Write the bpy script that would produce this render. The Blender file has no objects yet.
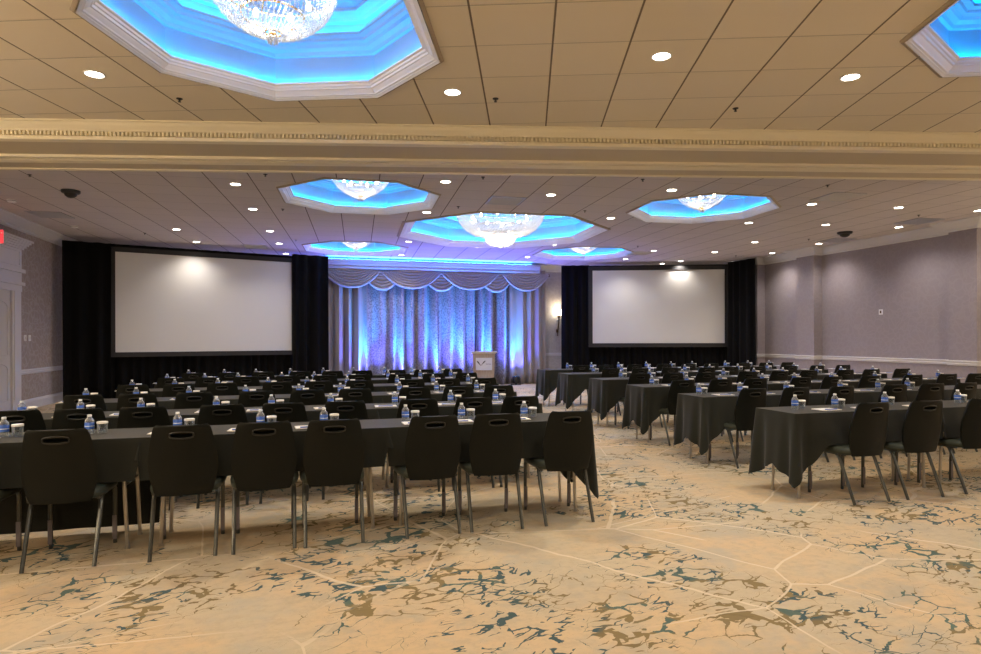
import bpy, bmesh, math, random
from math import sin, cos, pi, radians as rad, sqrt
from mathutils import Vector, Matrix
from mathutils.geometry import tessellate_polygon

random.seed(7)
SC = bpy.context.scene
COL = SC.collection

# ------------------------------------------------------------------ camera, world, exposure
FPX, CX, HY, ROLL, HC, CEIL = 630.0, 490.5, 339.0, -0.002, 1.38, 3.68
cd = bpy.data.cameras.new('camera')
cd.sensor_width = 36.0
cd.lens = FPX / 981.0 * 36.0
cd.shift_y = (HY - 327.0) / 981.0
cam = bpy.data.objects.new('camera', cd)
cam.matrix_world = Matrix.Translation((0, 0, HC)) @ Matrix.Rotation(rad(90), 4, 'X') @ Matrix.Rotation(ROLL, 4, 'Z')
COL.objects.link(cam)
SC.camera = cam
world = bpy.data.worlds.new('world')
world.use_nodes = True
world.node_tree.nodes['Background'].inputs[0].default_value = (0.5, 0.45, 0.4, 1)
world.node_tree.nodes['Background'].inputs[1].default_value = 0.0
SC.world = world
SC.view_settings.view_transform = 'Standard'
SC.view_settings.look = 'None'
SC.view_settings.gamma = 1.0
SC.view_settings.use_curve_mapping = False
SC.view_settings.exposure = 0.9

TH = rad(16)                    # the room is turned 16 degrees from the camera
CT, ST = cos(TH), sin(TH)
DOWN_W, DOWN_NEAR_W = 48.0, 71.0   # watts of the recessed downlights
DOWN_COL = (1.0, 0.89, 0.73)
DOWN_FAR_COL = (1.0, 0.90, 0.82)
LED_COL = (0.0, 0.36, 1.0)
CHAND_W = 6.0
UP_W = 620.0
SCONCE_W = 78.0
ORDS = ['first', 'second', 'third']

def W(u, w, h=0.0):
    return Vector((u * CT - w * ST, u * ST + w * CT, h))

def UWof(X, Y):
    return X * CT + Y * ST, -X * ST + Y * CT

def on_plane(px, py, h):
    """the point at height h that the camera sees at a pixel of the photograph"""
    z = FPX * (h - HC) / (HY + ROLL * (px - CX) - py)
    return (px - CX) / FPX * z, z

def on_w(px, py, w):
    """the point on the upright plane w = const, seen at a pixel"""
    r = (px - CX) / FPX
    z = w / (-r * ST + CT)
    return r * z * CT + z * ST, HC + (HY + ROLL * (px - CX) - py) * z / FPX

def on_u(px, py, u):
    r = (px - CX) / FPX
    z = u / (r * CT + ST)
    return -r * z * ST + z * CT, HC + (HY + ROLL * (px - CX) - py) * z / FPX

# ------------------------------------------------------------------ mesh helper
class MB:
    def __init__(self):
        self.v = []; self.f = []
    def add(self, vs, fs):
        n = len(self.v)
        self.v += [tuple(a) for a in vs]
        self.f += [tuple(i + n for i in q) for q in fs]
        return self
    def box(self, x0, y0, z0, x1, y1, z1):
        vs = [(x, y, z) for z in (z0, z1) for y in (y0, y1) for x in (x0, x1)]
        return self.add(vs, [(0, 2, 3, 1), (4, 5, 7, 6), (0, 1, 5, 4), (2, 6, 7, 3), (0, 4, 6, 2), (1, 3, 7, 5)])
    def tube(self, pts, r, n=10, cap=True, sq=False):
        pts = [Vector(p) for p in pts]
        rr = r if isinstance(r, (list, tuple)) else [r] * len(pts)
        vs = []; fs = []
        prev = None
        for i, p in enumerate(pts):
            d = (pts[min(i + 1, len(pts) - 1)] - pts[max(i - 1, 0)]).normalized()
            ref = Vector((1, 0, 0)) if abs(d.x) < .9 else Vector((0, 1, 0))
            if prev is not None:
                a = (prev - d * prev.dot(d)).normalized()
            else:
                a = (ref - d * ref.dot(d)).normalized()
            prev = a
            b = d.cross(a)
            for k in range(n):
                t = 2 * pi * (k + (.5 if sq else 0)) / n
                vs.append(p + (a * cos(t) + b * sin(t)) * rr[i] * (1.3 if sq else 1))
        for i in range(len(pts) - 1):
            for k in range(n):
                k2 = (k + 1) % n
                fs.append((i * n + k, i * n + k2, (i + 1) * n + k2, (i + 1) * n + k))
        if cap:
            fs.append(tuple(range(n))[::-1])
            fs.append(tuple((len(pts) - 1) * n + k for k in range(n)))
        return self.add(vs, fs)
    def lathe(self, prof, n=24, c=(0, 0, 0), phase=0.0, close=False):
        vs = []; fs = []
        for r, z in prof:
            for k in range(n):
                t = 2 * pi * k / n + phase
                vs.append((c[0] + r * cos(t), c[1] + r * sin(t), c[2] + z))
        m = len(prof)
        for i in range(m - 1 + (1 if close else 0)):
            j = (i + 1) % m
            for k in range(n):
                k2 = (k + 1) % n
                fs.append((i * n + k, i * n + k2, j * n + k2, j * n + k))
        return self.add(vs, fs)
    def disc(self, r, z, n=24, c=(0, 0), up=False, phase=0.0):
        vs = [(c[0] + r * cos(2 * pi * k / n + phase), c[1] + r * sin(2 * pi * k / n + phase), z) for k in range(n)]
        return self.add(vs, [tuple(range(n)) if up else tuple(range(n))[::-1]])
    def prism(self, prof, x0, x1):
        """profile of (y, z) points swept along x"""
        n = len(prof)
        vs = [(x0, y, z) for y, z in prof] + [(x1, y, z) for y, z in prof]
        fs = [(i, (i + 1) % n, n + (i + 1) % n, n + i) for i in range(n)]
        fs += [tuple(range(n))[::-1], tuple(range(n, 2 * n))]
        return self.add(vs, fs)
    def grid(self, fn, nu, nv):
        vs = [fn(i / nu, j / nv) for j in range(nv + 1) for i in range(nu + 1)]
        fs = [(j * (nu + 1) + i, j * (nu + 1) + i + 1, (j + 1) * (nu + 1) + i + 1, (j + 1) * (nu + 1) + i)
              for j in range(nv) for i in range(nu)]
        return self.add(vs, fs)
    def mesh(self, name, mat, smooth=False, recalc=True):
        me = bpy.data.meshes.new(name)
        me.from_pydata(self.v, [], self.f)
        if recalc:
            bm = bmesh.new(); bm.from_mesh(me)
            bmesh.ops.recalc_face_normals(bm, faces=bm.faces)
            bm.to_mesh(me); bm.free()
        if smooth:
            me.polygons.foreach_set('use_smooth', [True] * len(me.polygons))
            if smooth != 'all':
                me.set_sharp_from_angle(angle=rad(40))
        if mat: me.materials.append(mat)
        return me
    def build(self, name, mat, parent=None, smooth=False, recalc=True):
        return link(name, self.mesh(name, mat, smooth, recalc), parent)

def link(name, data, parent=None):
    o = bpy.data.objects.new(name, data)
    COL.objects.link(o)
    if parent: o.parent = parent
    return o

def place(o, loc, rz=0.0):
    o.location = loc; o.rotation_euler = (0, 0, rz); return o

def thing(name, label, cat, loc=(0, 0, 0), rz=0.0, group=None):
    o = bpy.data.objects.new(name, None); COL.objects.link(o)
    o.empty_display_size = .1
    place(o, loc, rz)
    return tag(o, label, cat, group)

def tag(o, label, cat, group=None, kind=None):
    o['label'] = label; o['category'] = cat
    if group: o['group'] = group
    if kind: o['kind'] = kind
    return o

def struct(o):
    o['kind'] = 'structure'; return o

def dup(root, loc, rz, label):
    r = root.copy(); COL.objects.link(r); place(r, loc, rz); r['label'] = label
    for ch in list(root.children):
        c = ch.copy(); COL.objects.link(c); c.parent = r
        for g in list(ch.children):
            d = g.copy(); COL.objects.link(d); d.parent = c
    return r

def solidify(me, t, off=-1, bevel=0.0):
    """bake a solidify (and bevel) into a new mesh"""
    o = bpy.data.objects.new('tmp', me); COL.objects.link(o)
    m = o.modifiers.new('s', 'SOLIDIFY'); m.thickness = t; m.offset = off
    if bevel:
        b = o.modifiers.new('b', 'BEVEL'); b.width = bevel; b.segments = 2; b.limit_method = 'ANGLE'; b.angle_limit = rad(50)
    dg = bpy.context.evaluated_depsgraph_get()
    out = bpy.data.meshes.new_from_object(o.evaluated_get(dg))
    bpy.data.objects.remove(o)
    return out

# ------------------------------------------------------------------ materials
def mat(name, col=(.5, .5, .5), rough=.6, metal=0.0, spec=.5, emit=None, es=0.0, trans=0.0, sheen=0.0):
    m = bpy.data.materials.new(name); m.use_nodes = True
    b = m.node_tree.nodes['Principled BSDF']
    b.inputs['Base Color'].default_value = (*col, 1)
    b.inputs['Roughness'].default_value = rough
    b.inputs['Metallic'].default_value = metal
    b.inputs['Specular IOR Level'].default_value = spec
    if sheen: b.inputs['Sheen Weight'].default_value = sheen
    if trans: b.inputs['Transmission Weight'].default_value = trans
    if emit:
        b.inputs['Emission Color'].default_value = (*emit, 1); b.inputs['Emission Strength'].default_value = es
    return m

class NT:
    def __init__(self, m):
        self.t = m.node_tree; self.n = m.node_tree.nodes; self.b = self.n['Principled BSDF']
    def new(self, kind, **kw):
        n = self.n.new(kind)
        for k, v in kw.items(): setattr(n, k, v)
        return n
    def set(self, sock, v):
        if hasattr(v, 'is_output') or isinstance(v, bpy.types.NodeSocket): self.t.links.new(v, sock)
        else: sock.default_value = v
    def math(self, op, a, b=0.0, c=None):
        n = self.new('ShaderNodeMath', operation=op)
        self.set(n.inputs[0], a); self.set(n.inputs[1], b)
        if c is not None: self.set(n.inputs[2], c)
        return n.outputs[0]
    def mix(self, f, a, b):
        n = self.new('ShaderNodeMix', data_type='RGBA')
        self.set(n.inputs[0], f)
        self.set(n.inputs[6], a if not isinstance(a, tuple) else (*a, 1))
        self.set(n.inputs[7], b if not isinstance(b, tuple) else (*b, 1))
        return n.outputs[2]
    def coords(self, rot=0.0, scale=(1, 1, 1), loc=(0, 0, 0), obj=True):
        tc = self.new('ShaderNodeTexCoord')
        mp = self.new('ShaderNodeMapping')
        mp.inputs['Rotation'].default_value = (0, 0, rot)
        mp.inputs['Scale'].default_value = scale
        mp.inputs['Location'].default_value = loc
        self.t.links.new(tc.outputs['Object'], mp.inputs[0])
        return mp.outputs[0]
    def noise(self, vec, scale, detail=2.0, rough=.5):
        n = self.new('ShaderNodeTexNoise'); self.set(n.inputs['Vector'], vec)
        n.inputs['Scale'].default_value = scale; n.inputs['Detail'].default_value = detail
        n.inputs['Roughness'].default_value = rough
        return n
    def vor(self, vec, scale, feature='DISTANCE_TO_EDGE', rnd=1.0):
        n = self.new('ShaderNodeTexVoronoi', feature=feature); self.set(n.inputs['Vector'], vec)
        n.inputs['Scale'].default_value = scale; n.inputs['Randomness'].default_value = rnd
        return n
    def smooth(self, v, a, b, lo=0.0, hi=1.0):
        n = self.new('ShaderNodeMapRange', interpolation_type='SMOOTHSTEP')
        self.set(n.inputs[0], v)
        for i, x in zip((1, 2, 3, 4), (a, b, lo, hi)): self.set(n.inputs[i], x)
        return n.outputs[0]
    def bump(self, h, strength=.3, dist=.01):
        n = self.new('ShaderNodeBump'); self.set(n.inputs['Height'], h)
        n.inputs['Strength'].default_value = strength; n.inputs['Distance'].default_value = dist
        self.t.links.new(n.outputs[0], self.b.inputs['Normal'])

def carpet_material():
    m = mat('patterned_carpet', rough=.95, spec=.1); N = NT(m)
    co = N.coords(rot=rad(-20), scale=(1, 1, 1))
    warp = N.noise(co, 1.3, 3)
    wv = N.new('ShaderNodeVectorMath', operation='MULTIPLY_ADD')
    N.set(wv.inputs[0], warp.outputs['Color']); wv.inputs[1].default_value = (.35, .35, .35); N.set(wv.inputs[2], co)
    warped = wv.outputs[0]
    fine = N.noise(co, 9, 3)
    wv2 = N.new('ShaderNodeVectorMath', operation='MULTIPLY_ADD')
    N.set(wv2.inputs[0], fine.outputs['Color']); wv2.inputs[1].default_value = (.10, .10, .10); N.set(wv2.inputs[2], warped)
    w2 = wv2.outputs[0]
    # ground: cream with peach and sand patches
    a = N.noise(co, .9, 4, .6).outputs['Fac']
    base = N.mix(N.smooth(a, .40, .60), (.60, .50, .345), (.68, .50, .30))
    a2 = N.noise(co, 2.2, 5, .65).outputs['Fac']
    base = N.mix(N.smooth(a2, .50, .72), base, (.50, .43, .32))
    mot = N.noise(co, 16, 5, .75).outputs['Fac']
    base = N.mix(N.math('MULTIPLY', N.smooth(mot, .44, .66), .38), base, (.44, .36, .25))
    gr = N.noise(N.coords(loc=(8, 3, 0)), 1.4, 4, .7).outputs['Fac']
    base = N.mix(N.math('MULTIPLY', N.smooth(gr, .50, .66), .6), base, (.47, .44, .36))
    # long dry-brush streaks
    st = N.noise(N.coords(rot=rad(12), scale=(1.0, 7.0, 1)), 3.0, 5, .7).outputs['Fac']
    base = N.mix(N.math('MULTIPLY', N.smooth(st, .45, .75), .35), base, (.46, .38, .27))
    # broken network of olive and teal fragments
    sx = N.new('ShaderNodeMapping'); sx.inputs['Scale'].default_value = (1.0, 1.7, 1); N.set(sx.inputs[0], w2)
    ve = N.vor(sx.outputs[0], 5.2).outputs['Distance']
    thick = N.noise(co, 3.1, 3).outputs['Fac']
    region = N.noise(co, .75, 2, .5).outputs['Fac']
    breaks = N.noise(co, 5.5, 2).outputs['Fac']
    t = N.math('MULTIPLY', N.smooth(thick, .36, .66), .11)
    t = N.math('MULTIPLY', t, N.smooth(region, .45, .60))
    t = N.math('MULTIPLY', t, N.smooth(breaks, .40, .50))
    vein = N.math('LESS_THAN', ve, t)
    hue = N.noise(co, 1.9, 2, .6).outputs['Fac']
    isteal = N.smooth(hue, .50, .56)
    patch = N.mix(N.noise(co, 4, 1).outputs['Fac'], (.04, .085, .10), (.13, .20, .16))
    colv = N.mix(isteal, (.25, .185, .085), patch)
    base = N.mix(vein, base, colv)
    # smaller slanted flecks
    sx3 = N.new('ShaderNodeMapping'); sx3.inputs['Scale'].default_value = (1.0, 2.6, 1); sx3.inputs['Location'].default_value = (3, 7, 0); N.set(sx3.inputs[0], w2)
    vf = N.vor(sx3.outputs[0], 6.5).outputs['Distance']
    region2 = N.noise(N.coords(loc=(5, 2, 0)), .95, 2, .5).outputs['Fac']
    br2 = N.noise(N.coords(loc=(1, 9, 0)), 7.5, 2).outputs['Fac']
    t2 = N.math('MULTIPLY', N.math('MULTIPLY', N.smooth(region2, .46, .60), N.smooth(br2, .48, .56)), .085)
    fl = N.math('LESS_THAN', vf, t2)
    base = N.mix(fl, base, N.mix(N.smooth(hue, .44, .50), (.22, .16, .075), (.05, .10, .115)))
    # pale crackle lines
    wl_ = N.new('ShaderNodeVectorMath', operation='MULTIPLY_ADD')
    N.set(wl_.inputs[0], warp.outputs['Color']); wl_.inputs[1].default_value = (.12, .12, .12); N.set(wl_.inputs[2], co)
    vc = N.vor(wl_.outputs[0], .85).outputs['Distance']
    vc = N.math('MINIMUM', vc, N.math('ADD', N.vor(N.coords(rot=rad(30), scale=(.6, 1.5, 1), loc=(7.3, 3.1, 0)), .8).outputs['Distance'], N.smooth(N.noise(co, .5, 1).outputs['Fac'], .45, .55, .03, 0.0)))
    cm = N.smooth(N.noise(co, .6, 1).outputs['Fac'], .38, .46)
    crack = N.math('MULTIPLY', N.math('LESS_THAN', vc, .005), cm)
    base = N.mix(N.math('MULTIPLY', crack, .75), base, (.80, .68, .50))
    pile = N.noise(co, 260, 2).outputs['Fac']
    base = N.mix(N.math('MULTIPLY', pile, .18), base, (.30, .25, .18))
    N.set(N.b.inputs['Base Color'], base)
    N.bump(pile, .35, .01)
    return m

def ceiling_material(name, rot, px, py, pitch, col, line):
    """ceiling tiles: rot turns the grid, (px,py) is one grid corner"""
    m = mat(name, col, .9, spec=.15); N = NT(m)
    tc = N.new('ShaderNodeTexCoord')
    sub = N.new('ShaderNodeVectorMath', operation='SUBTRACT')
    N.set(sub.inputs[0], tc.outputs['Object']); sub.inputs[1].default_value = (px, py, 0)
    mp = N.new('ShaderNodeMapping'); N.set(mp.inputs[0], sub.outputs[0]); mp.inputs['Rotation'].default_value = (0, 0, rot)
    sp = N.new('ShaderNodeSeparateXYZ'); N.set(sp.inputs[0], mp.outputs[0])
    def edge(s):
        q = N.math('DIVIDE', s, pitch)
        fr = N.math('FRACT', N.math('ADD', q, 1000.5))
        return N.math('MULTIPLY', N.math('ABSOLUTE', N.math('SUBTRACT', fr, .5)), pitch)
    ex = edge(sp.outputs[0]); ey = edge(sp.outputs[1])
    lx = N.math('LESS_THAN', ex, .0075); ly = N.math('LESS_THAN', ey, .0045)
    n1 = N.noise(mp.outputs[0], 1.1, 2).outputs['Fac']
    sn = N.new('ShaderNodeVectorMath', operation='SNAP')
    N.set(sn.inputs[0], mp.outputs[0]); sn.inputs[1].default_value = (pitch, pitch, 1)
    wn = N.new('ShaderNodeTexWhiteNoise', noise_dimensions='2D'); N.set(wn.inputs[0], sn.outputs[0])
    dark = tuple(c * .88 for c in col)
    base = N.mix(N.math('MULTIPLY', n1, .6), col, dark)
    base = N.mix(N.math('MULTIPLY', wn.outputs[0], .35), base, tuple(c * .85 for c in col))
    base = N.mix(N.math('MULTIPLY', ly, .55), base, line)
    base = N.mix(lx, base, line)
    N.set(N.b.inputs['Base Color'], base)
    sp2 = N.noise(mp.outputs[0], 190, 2).outputs['Fac']
    h = N.math('ADD', N.math('MULTIPLY', sp2, .25), N.smooth(N.math('MINIMUM', ex, ey), .004, .014))
    N.bump(h, .35, .01)
    return m

def wallpaper_material(name, c1, c2):
    m = mat(name, c1, .75, spec=.25); N = NT(m)
    tc = N.new('ShaderNodeTexCoord')
    n0 = N.noise(tc.outputs['Object'], 2.6, 2)
    wv = N.new('ShaderNodeVectorMath', operation='MULTIPLY_ADD')
    N.set(wv.inputs[0], n0.outputs['Color']); wv.inputs[1].default_value = (.5, .5, .5); N.set(wv.inputs[2], tc.outputs['Object'])
    ve = N.vor(wv.outputs[0], 7.0).outputs['Distance']
    pat = N.smooth(ve, .0, .16)
    fine = N.noise(tc.outputs['Object'], 60, 3).outputs['Fac']
    base = N.mix(pat, c2, c1)
    base = N.mix(N.math('MULTIPLY', fine, .3), base, tuple(c * .75 for c in c1))
    N.set(N.b.inputs['Base Color'], base)
    N.bump(N.math('ADD', pat, N.math('MULTIPLY', fine, .3)), .10, .005)
    return m

def fabric(name, col, rough=.85, scale=400, sheen=.2, damask=None, bump=.15):
    m = mat(name, col, rough, spec=.2, sheen=sheen); N = NT(m)
    tc = N.new('ShaderNodeTexCoord')
    f = N.noise(tc.outputs['Object'], scale, 2).outputs['Fac']
    base = N.mix(N.math('MULTIPLY', f, .4), col, tuple(c * .6 for c in col))
    if damask:
        v = N.vor(tc.outputs['Object'], 26.0, 'SMOOTH_F1').outputs['Distance']
        w_ = N.noise(tc.outputs['Object'], 34, 4, .7).outputs['Fac']
        k = N.math('MULTIPLY', N.smooth(N.math('ADD', v, w_), .80, .98), .6)
        base = N.mix(k, base, damask)
    N.set(N.b.inputs['Base Color'], base)
    N.bump(f, bump, .002)
    return m

def wood_material(name, c1, c2):
    m = mat(name, c1, .45); N = NT(m)
    co = N.coords(scale=(14, 14, .8))
    f = N.noise(co, 3.0, 4, .6).outputs['Fac']
    N.set(N.b.inputs['Base Color'], N.mix(N.smooth(f, .35, .65), c1, c2))
    return m

def clear_material(name, tint=(.9, .95, 1.0), gloss=.35):
    m = bpy.data.materials.new(name); m.use_nodes = True
    t = m.node_tree; n = t.nodes; n.clear()
    out = n.new('ShaderNodeOutputMaterial')
    tr = n.new('ShaderNodeBsdfTransparent'); tr.inputs[0].default_value = (*tint, 1)
    gl = n.new('ShaderNodeBsdfGlossy'); gl.inputs['Roughness'].default_value = .15
    tl = n.new('ShaderNodeBsdfTranslucent'); tl.inputs[0].default_value = (.9, .93, .95, 1)
    df = n.new('ShaderNodeBsdfDiffuse'); df.inputs[0].default_value = (.75, .8, .85, 1)
    m0 = n.new('ShaderNodeMixShader'); m0.inputs[0].default_value = .5
    m1 = n.new('ShaderNodeMixShader'); m1.inputs[0].default_value = gloss
    m2 = n.new('ShaderNodeMixShader'); m2.inputs[0].default_value = .5
    fr = n.new('ShaderNodeLayerWeight'); fr.inputs[0].default_value = .35
    t.links.new(tl.outputs[0], m0.inputs[1]); t.links.new(df.outputs[0], m0.inputs[2])
    t.links.new(m0.outputs[0], m2.inputs[1]); t.links.new(gl.outputs[0], m2.inputs[2])
    ad = n.new('ShaderNodeMath'); ad.operation = 'ADD'; ad.use_clamp = True
    t.links.new(fr.outputs['Facing'], ad.inputs[0]); ad.inputs[1].default_value = gloss - .2
    t.links.new(ad.outputs[0], m1.inputs[0])
    t.links.new(tr.outputs[0], m1.inputs[1]); t.links.new(m2.outputs[0], m1.inputs[2])
    t.links.new(m1.outputs[0], out.inputs[0])
    return m

def emission(name, col, s):
    m = bpy.data.materials.new(name); m.use_nodes = True
    t = m.node_tree; n = t.nodes; n.clear()
    out = n.new('ShaderNodeOutputMaterial'); e = n.new('ShaderNodeEmission')
    e.inputs[0].default_value = (*col, 1); e.inputs[1].default_value = s
    t.links.new(e.outputs[0], out.inputs[0]); return m

M = dict(
    carpet=carpet_material(),
    wall=wallpaper_material('mauve_wallpaper', (.33, .29, .31), (.355, .315, .335)),
    wall_tan=wallpaper_material('taupe_wallpaper', (.37, .315, .28), (.45, .40, .365)),
    wall_back=wallpaper_material('grey_wallpaper', (.50, .47, .44), (.56, .53, .50)),
    cream=mat('cream_trim_paint', (.88, .80, .60), .5),
    beam=mat('beam_paint', (.62, .53, .38), .7),
    white=mat('white_trim_paint', (.66, .65, .66), .5),
    door=mat('white_door_paint', (.62, .60, .56), .45),
    coffer=mat('coffer_white_paint', (.80, .80, .82), .55),
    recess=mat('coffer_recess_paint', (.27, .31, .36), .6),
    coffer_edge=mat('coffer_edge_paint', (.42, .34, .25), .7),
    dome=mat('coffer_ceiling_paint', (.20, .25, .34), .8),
    led=emission('blue_led_tape', LED_COL, 58.0),
    led_cove=emission('blue_cove_led_tape', (.03, .22, 1.0), 110.0),
    lens=emission('warm_lamp_lens', (1.0, .93, .80), 14.0),
    bulb=emission('warm_bulb', (1.0, .90, .74), 45.0),
    trimring=mat('downlight_trim_white', (.75, .73, .70), .4),
    crystal=clear_material('lead_crystal', (1, 1, 1), .85),
    gold=mat('polished_brass', (.80, .52, .22), .25, metal=1.0),
    seat=fabric('black_vinyl', (.045, .052, .040), .42, 120, 0.0, bump=.05),
    backp=fabric('black_shell_plastic', (.0055, .0066, .0048), .5, 150, 0.0, bump=.04),
    rim=mat('black_gloss_rim', (.016, .016, .013), .35),
    leg=mat('dark_grey_leg_metal', (.075, .078, .072), .3, metal=.6),
    sleeve=mat('grey_leg_sleeve', (.16, .14, .15), .5),
    cloth=fabric('charcoal_table_linen', (.0175, .019, .014), .7, 500, .15),
    steel=mat('satin_steel', (.46, .43, .38), .35, metal=.85),
    tabletop=mat('grey_laminate', (.30, .29, .27), .6),
    drape=fabric('black_velour', (.0022, .0022, .0026), .95, 300, .0),
    screenf=mat('black_screen_frame', (.010, .010, .011), .6),
    screen=mat('projection_screen_vinyl', (.60, .60, .58), .55, spec=.35),
    curtain=fabric('taupe_satin_curtain', (.36, .32, .30), .6, 300, .2),
    damask=fabric('damask_curtain', (.20, .18, .19), .5, 300, .2, damask=(.42, .40, .41)),
    swag=fabric('taupe_swag_satin', (.38, .34, .33), .5, 300, .3),
    wood=wood_material('podium_ash_veneer', (.42, .33, .25), (.33, .25, .18)),
    woodtop=mat('podium_top_laminate', (.55, .49, .42), .4),
    pelmet=mat('pelmet_taupe_paint', (.40, .38, .40), .4),
    sign=mat('white_sign_board', (.60, .60, .62), .5),
    ink=mat('dark_print', (.06, .05, .05), .6),
    bronze=mat('dark_bronze', (.10, .055, .03), .4, metal=.7),
    glassshade=mat('frosted_shade', (.95, .88, .75), .5, emit=(1.0, .86, .62), es=9.0),
    pet=clear_material('clear_bottle_plastic', (.86, .92, .98), .38),
    glass=clear_material('tumbler_glass', (.85, .88, .90), .30),
    label=mat('blue_bottle_label', (.05, .15, .58), .4),
    labelw=mat('white_bottle_label', (.80, .84, .90), .4),
    cap=mat('white_bottle_cap', (.85, .87, .88), .4),
    paper=mat('white_paper', (.90, .87, .82), .8),
    pen=mat('blue_pen_plastic', (.05, .12, .45), .3),
    black=mat('black_plastic', (.012, .012, .013), .45),
    grille=mat('grille_enamel', (.45, .45, .48), .3, metal=.6),
    grilledark=mat('grille_shadow_cavity', (.16, .15, .16), .8),
    plate=mat('wall_plate_white', (.80, .79, .77), .4),
    exitred=emission('exit_sign_red', (1.0, .05, .06), .8),
    led_spot=emission('uplight_blue_lens', (.05, .25, 1.0), 18.0),
)
GN, GF = rad(-3.4), rad(11.9)     # how the two ceiling grids lie
gx, gy = on_plane(546.5, 122.8, CEIL)
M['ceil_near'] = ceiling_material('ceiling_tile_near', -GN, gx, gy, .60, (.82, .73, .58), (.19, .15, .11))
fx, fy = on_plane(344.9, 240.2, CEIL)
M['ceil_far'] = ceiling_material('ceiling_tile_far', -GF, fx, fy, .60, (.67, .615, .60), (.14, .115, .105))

# ------------------------------------------------------------------ setting: floor, walls, ceiling
UL, UR, WB, WF = -5.4, 12.55, 18.6, -5.0
def poly_with_holes(outer, holes, z):
    loops = [[Vector((x, y, 0)) for x, y in outer]] + [[Vector((x, y, 0)) for x, y in h] for h in holes]
    flat = [(v.x, v.y, z) for l in loops for v in l]
    return flat, tessellate_polygon(loops)

b = MB(); b.box(UL - .3, WF - .3, -.1, UR + .3, WB + .3, 0.0)
fl = struct(place(b.build('floor', M['carpet']), (0, 0, 0), TH))

def wall_box(name, u0, w0, u1, w1, m, z1=CEIL + .4):
    b = MB(); b.box(u0, w0, 0, u1, w1, z1)
    return struct(place(b.build(name, m), (0, 0, 0), TH))
wall_box('wall_left', UL - .25, WF - .25, UL, WB, M['wall_tan'])
wall_box('wall_right', UR, WF - .25, UR + .25, WB, M['wall'])
wall_box('wall_back', UL - .25, WB, UR + .25, WB + .25, M['wall_back'])
wall_box('wall_front', UL, WF - .25, UR, WF, M['wall'])

# coffer octagons: centre, radius, turn
OCT = [((-1.65, 4.79), 1.32, rad(18), 'near'), ((4.36, 4.27), 1.32, rad(18), 'near'),
       ((-2.11, 10.26), 1.34, rad(34.4), 'far'), ((.22, 13.62), 2.32, rad(34.4), 'far'),
       ((3.77, 11.23), 1.32, rad(34.4), 'far'), ((-3.41, 16.01), 1.38, rad(34.4), 'far'),
       ((2.5, 16.98), 1.38, rad(34.4), 'far')]
def octa(c, r, ph): return [(c[0] + r * cos(ph + k * pi / 4), c[1] + r * sin(ph + k * pi / 4)) for k in range(8)]

BA = rad(2.9)                   # the beam across the room
def beam_pt(s, d): return Vector((s * cos(BA) - d * sin(BA), s * sin(BA) + d * cos(BA)))
B0, B1 = 6.80, 8.11
corners = [W(UL, WF), W(UR, WF), W(UR, WB), W(UL, WB)]
def cut_line(d):
    """where the line parallel to the beam at distance d meets the side walls"""
    res = []
    n = Vector((-sin(BA), cos(BA)))
    for a, c in ((corners[0], corners[3]), (corners[1], corners[2])):
        a2, c2 = a.xy, c.xy
        t = (d - a2.dot(n)) / ((c2 - a2).dot(n))
        res.append(a2 + (c2 - a2) * t)
    return res
l0, r0 = cut_line(7.4)
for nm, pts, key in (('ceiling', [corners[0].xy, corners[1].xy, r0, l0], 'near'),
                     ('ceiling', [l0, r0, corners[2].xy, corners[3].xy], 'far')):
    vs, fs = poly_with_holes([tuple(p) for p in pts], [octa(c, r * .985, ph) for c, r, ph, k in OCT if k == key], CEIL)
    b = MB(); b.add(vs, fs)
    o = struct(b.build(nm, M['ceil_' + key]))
# closed slab above everything
b = MB(); b.box(UL - .3, WF - .3, CEIL + .95, UR + .3, WB + .3, CEIL + 1.1)
struct(place(b.build('ceiling', M['beam']), (0, 0, 0), TH))
for nm, u0, u1, w0, w1 in (('wall_left', UL - .3, UL, WF, WB), ('wall_right', UR, UR + .3, WF, WB), ('wall_back', UL, UR, WB, WB + .3), ('wall_front', UL, UR, WF - .3, WF)):
    b = MB(); b.box(u0, w0, CEIL + .4, u1, w1, CEIL + .96)
    struct(place(b.build(nm, M['beam']), (0, 0, 0), TH))

# the beam with its crown mouldings and the operable-wall track
S0, S1 = -7.6, 9.6
ZB = CEIL - .165
b = MB(); b.box(S0, B0 + .14, ZB, S1, B1, CEIL + .02)
beam = struct(place(b.build('trim_1', M['beam']), (0, 0, 0), BA))
b = MB()
prof = [(B0 - .03, CEIL), (B0 - .03, CEIL - .012), (B0 + .0, CEIL - .02), (B0 + .02, CEIL - .045), (B0 + .06, CEIL - .075), (B0 + .07, CEIL - .09),
        (B0 + .11, CEIL - .092), (B0 + .11, CEIL - .135), (B0 + .09, CEIL - .14), (B0 + .09, ZB - .012), (B0 + .19, ZB - .012), (B0 + .19, CEIL)]
b.prism(prof, S0, S1)
o = struct(b.build('trim_2', M['cream'], beam))
b = MB()
x = S0
while x < S1:
    b.box(x, B0 + .068, CEIL - .134, x + .022, B0 + .112, CEIL - .094); x += .042
struct(b.build('trim_3', M['cream'], beam))
b = MB()
b.prism([(B0 + .69, ZB - .03), (B0 + .75, ZB - .03), (B0 + .75, ZB + .01), (B0 + .69, ZB + .01)], S0, S1)
b.prism([(B0 + .80, ZB - .025), (B0 + .84, ZB - .035), (B0 + .93, ZB - .035), (B0 + .98, ZB - .02), (B0 + .98, ZB + .01), (B0 + .80, ZB + .01)], -6.0, S1)
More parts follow.
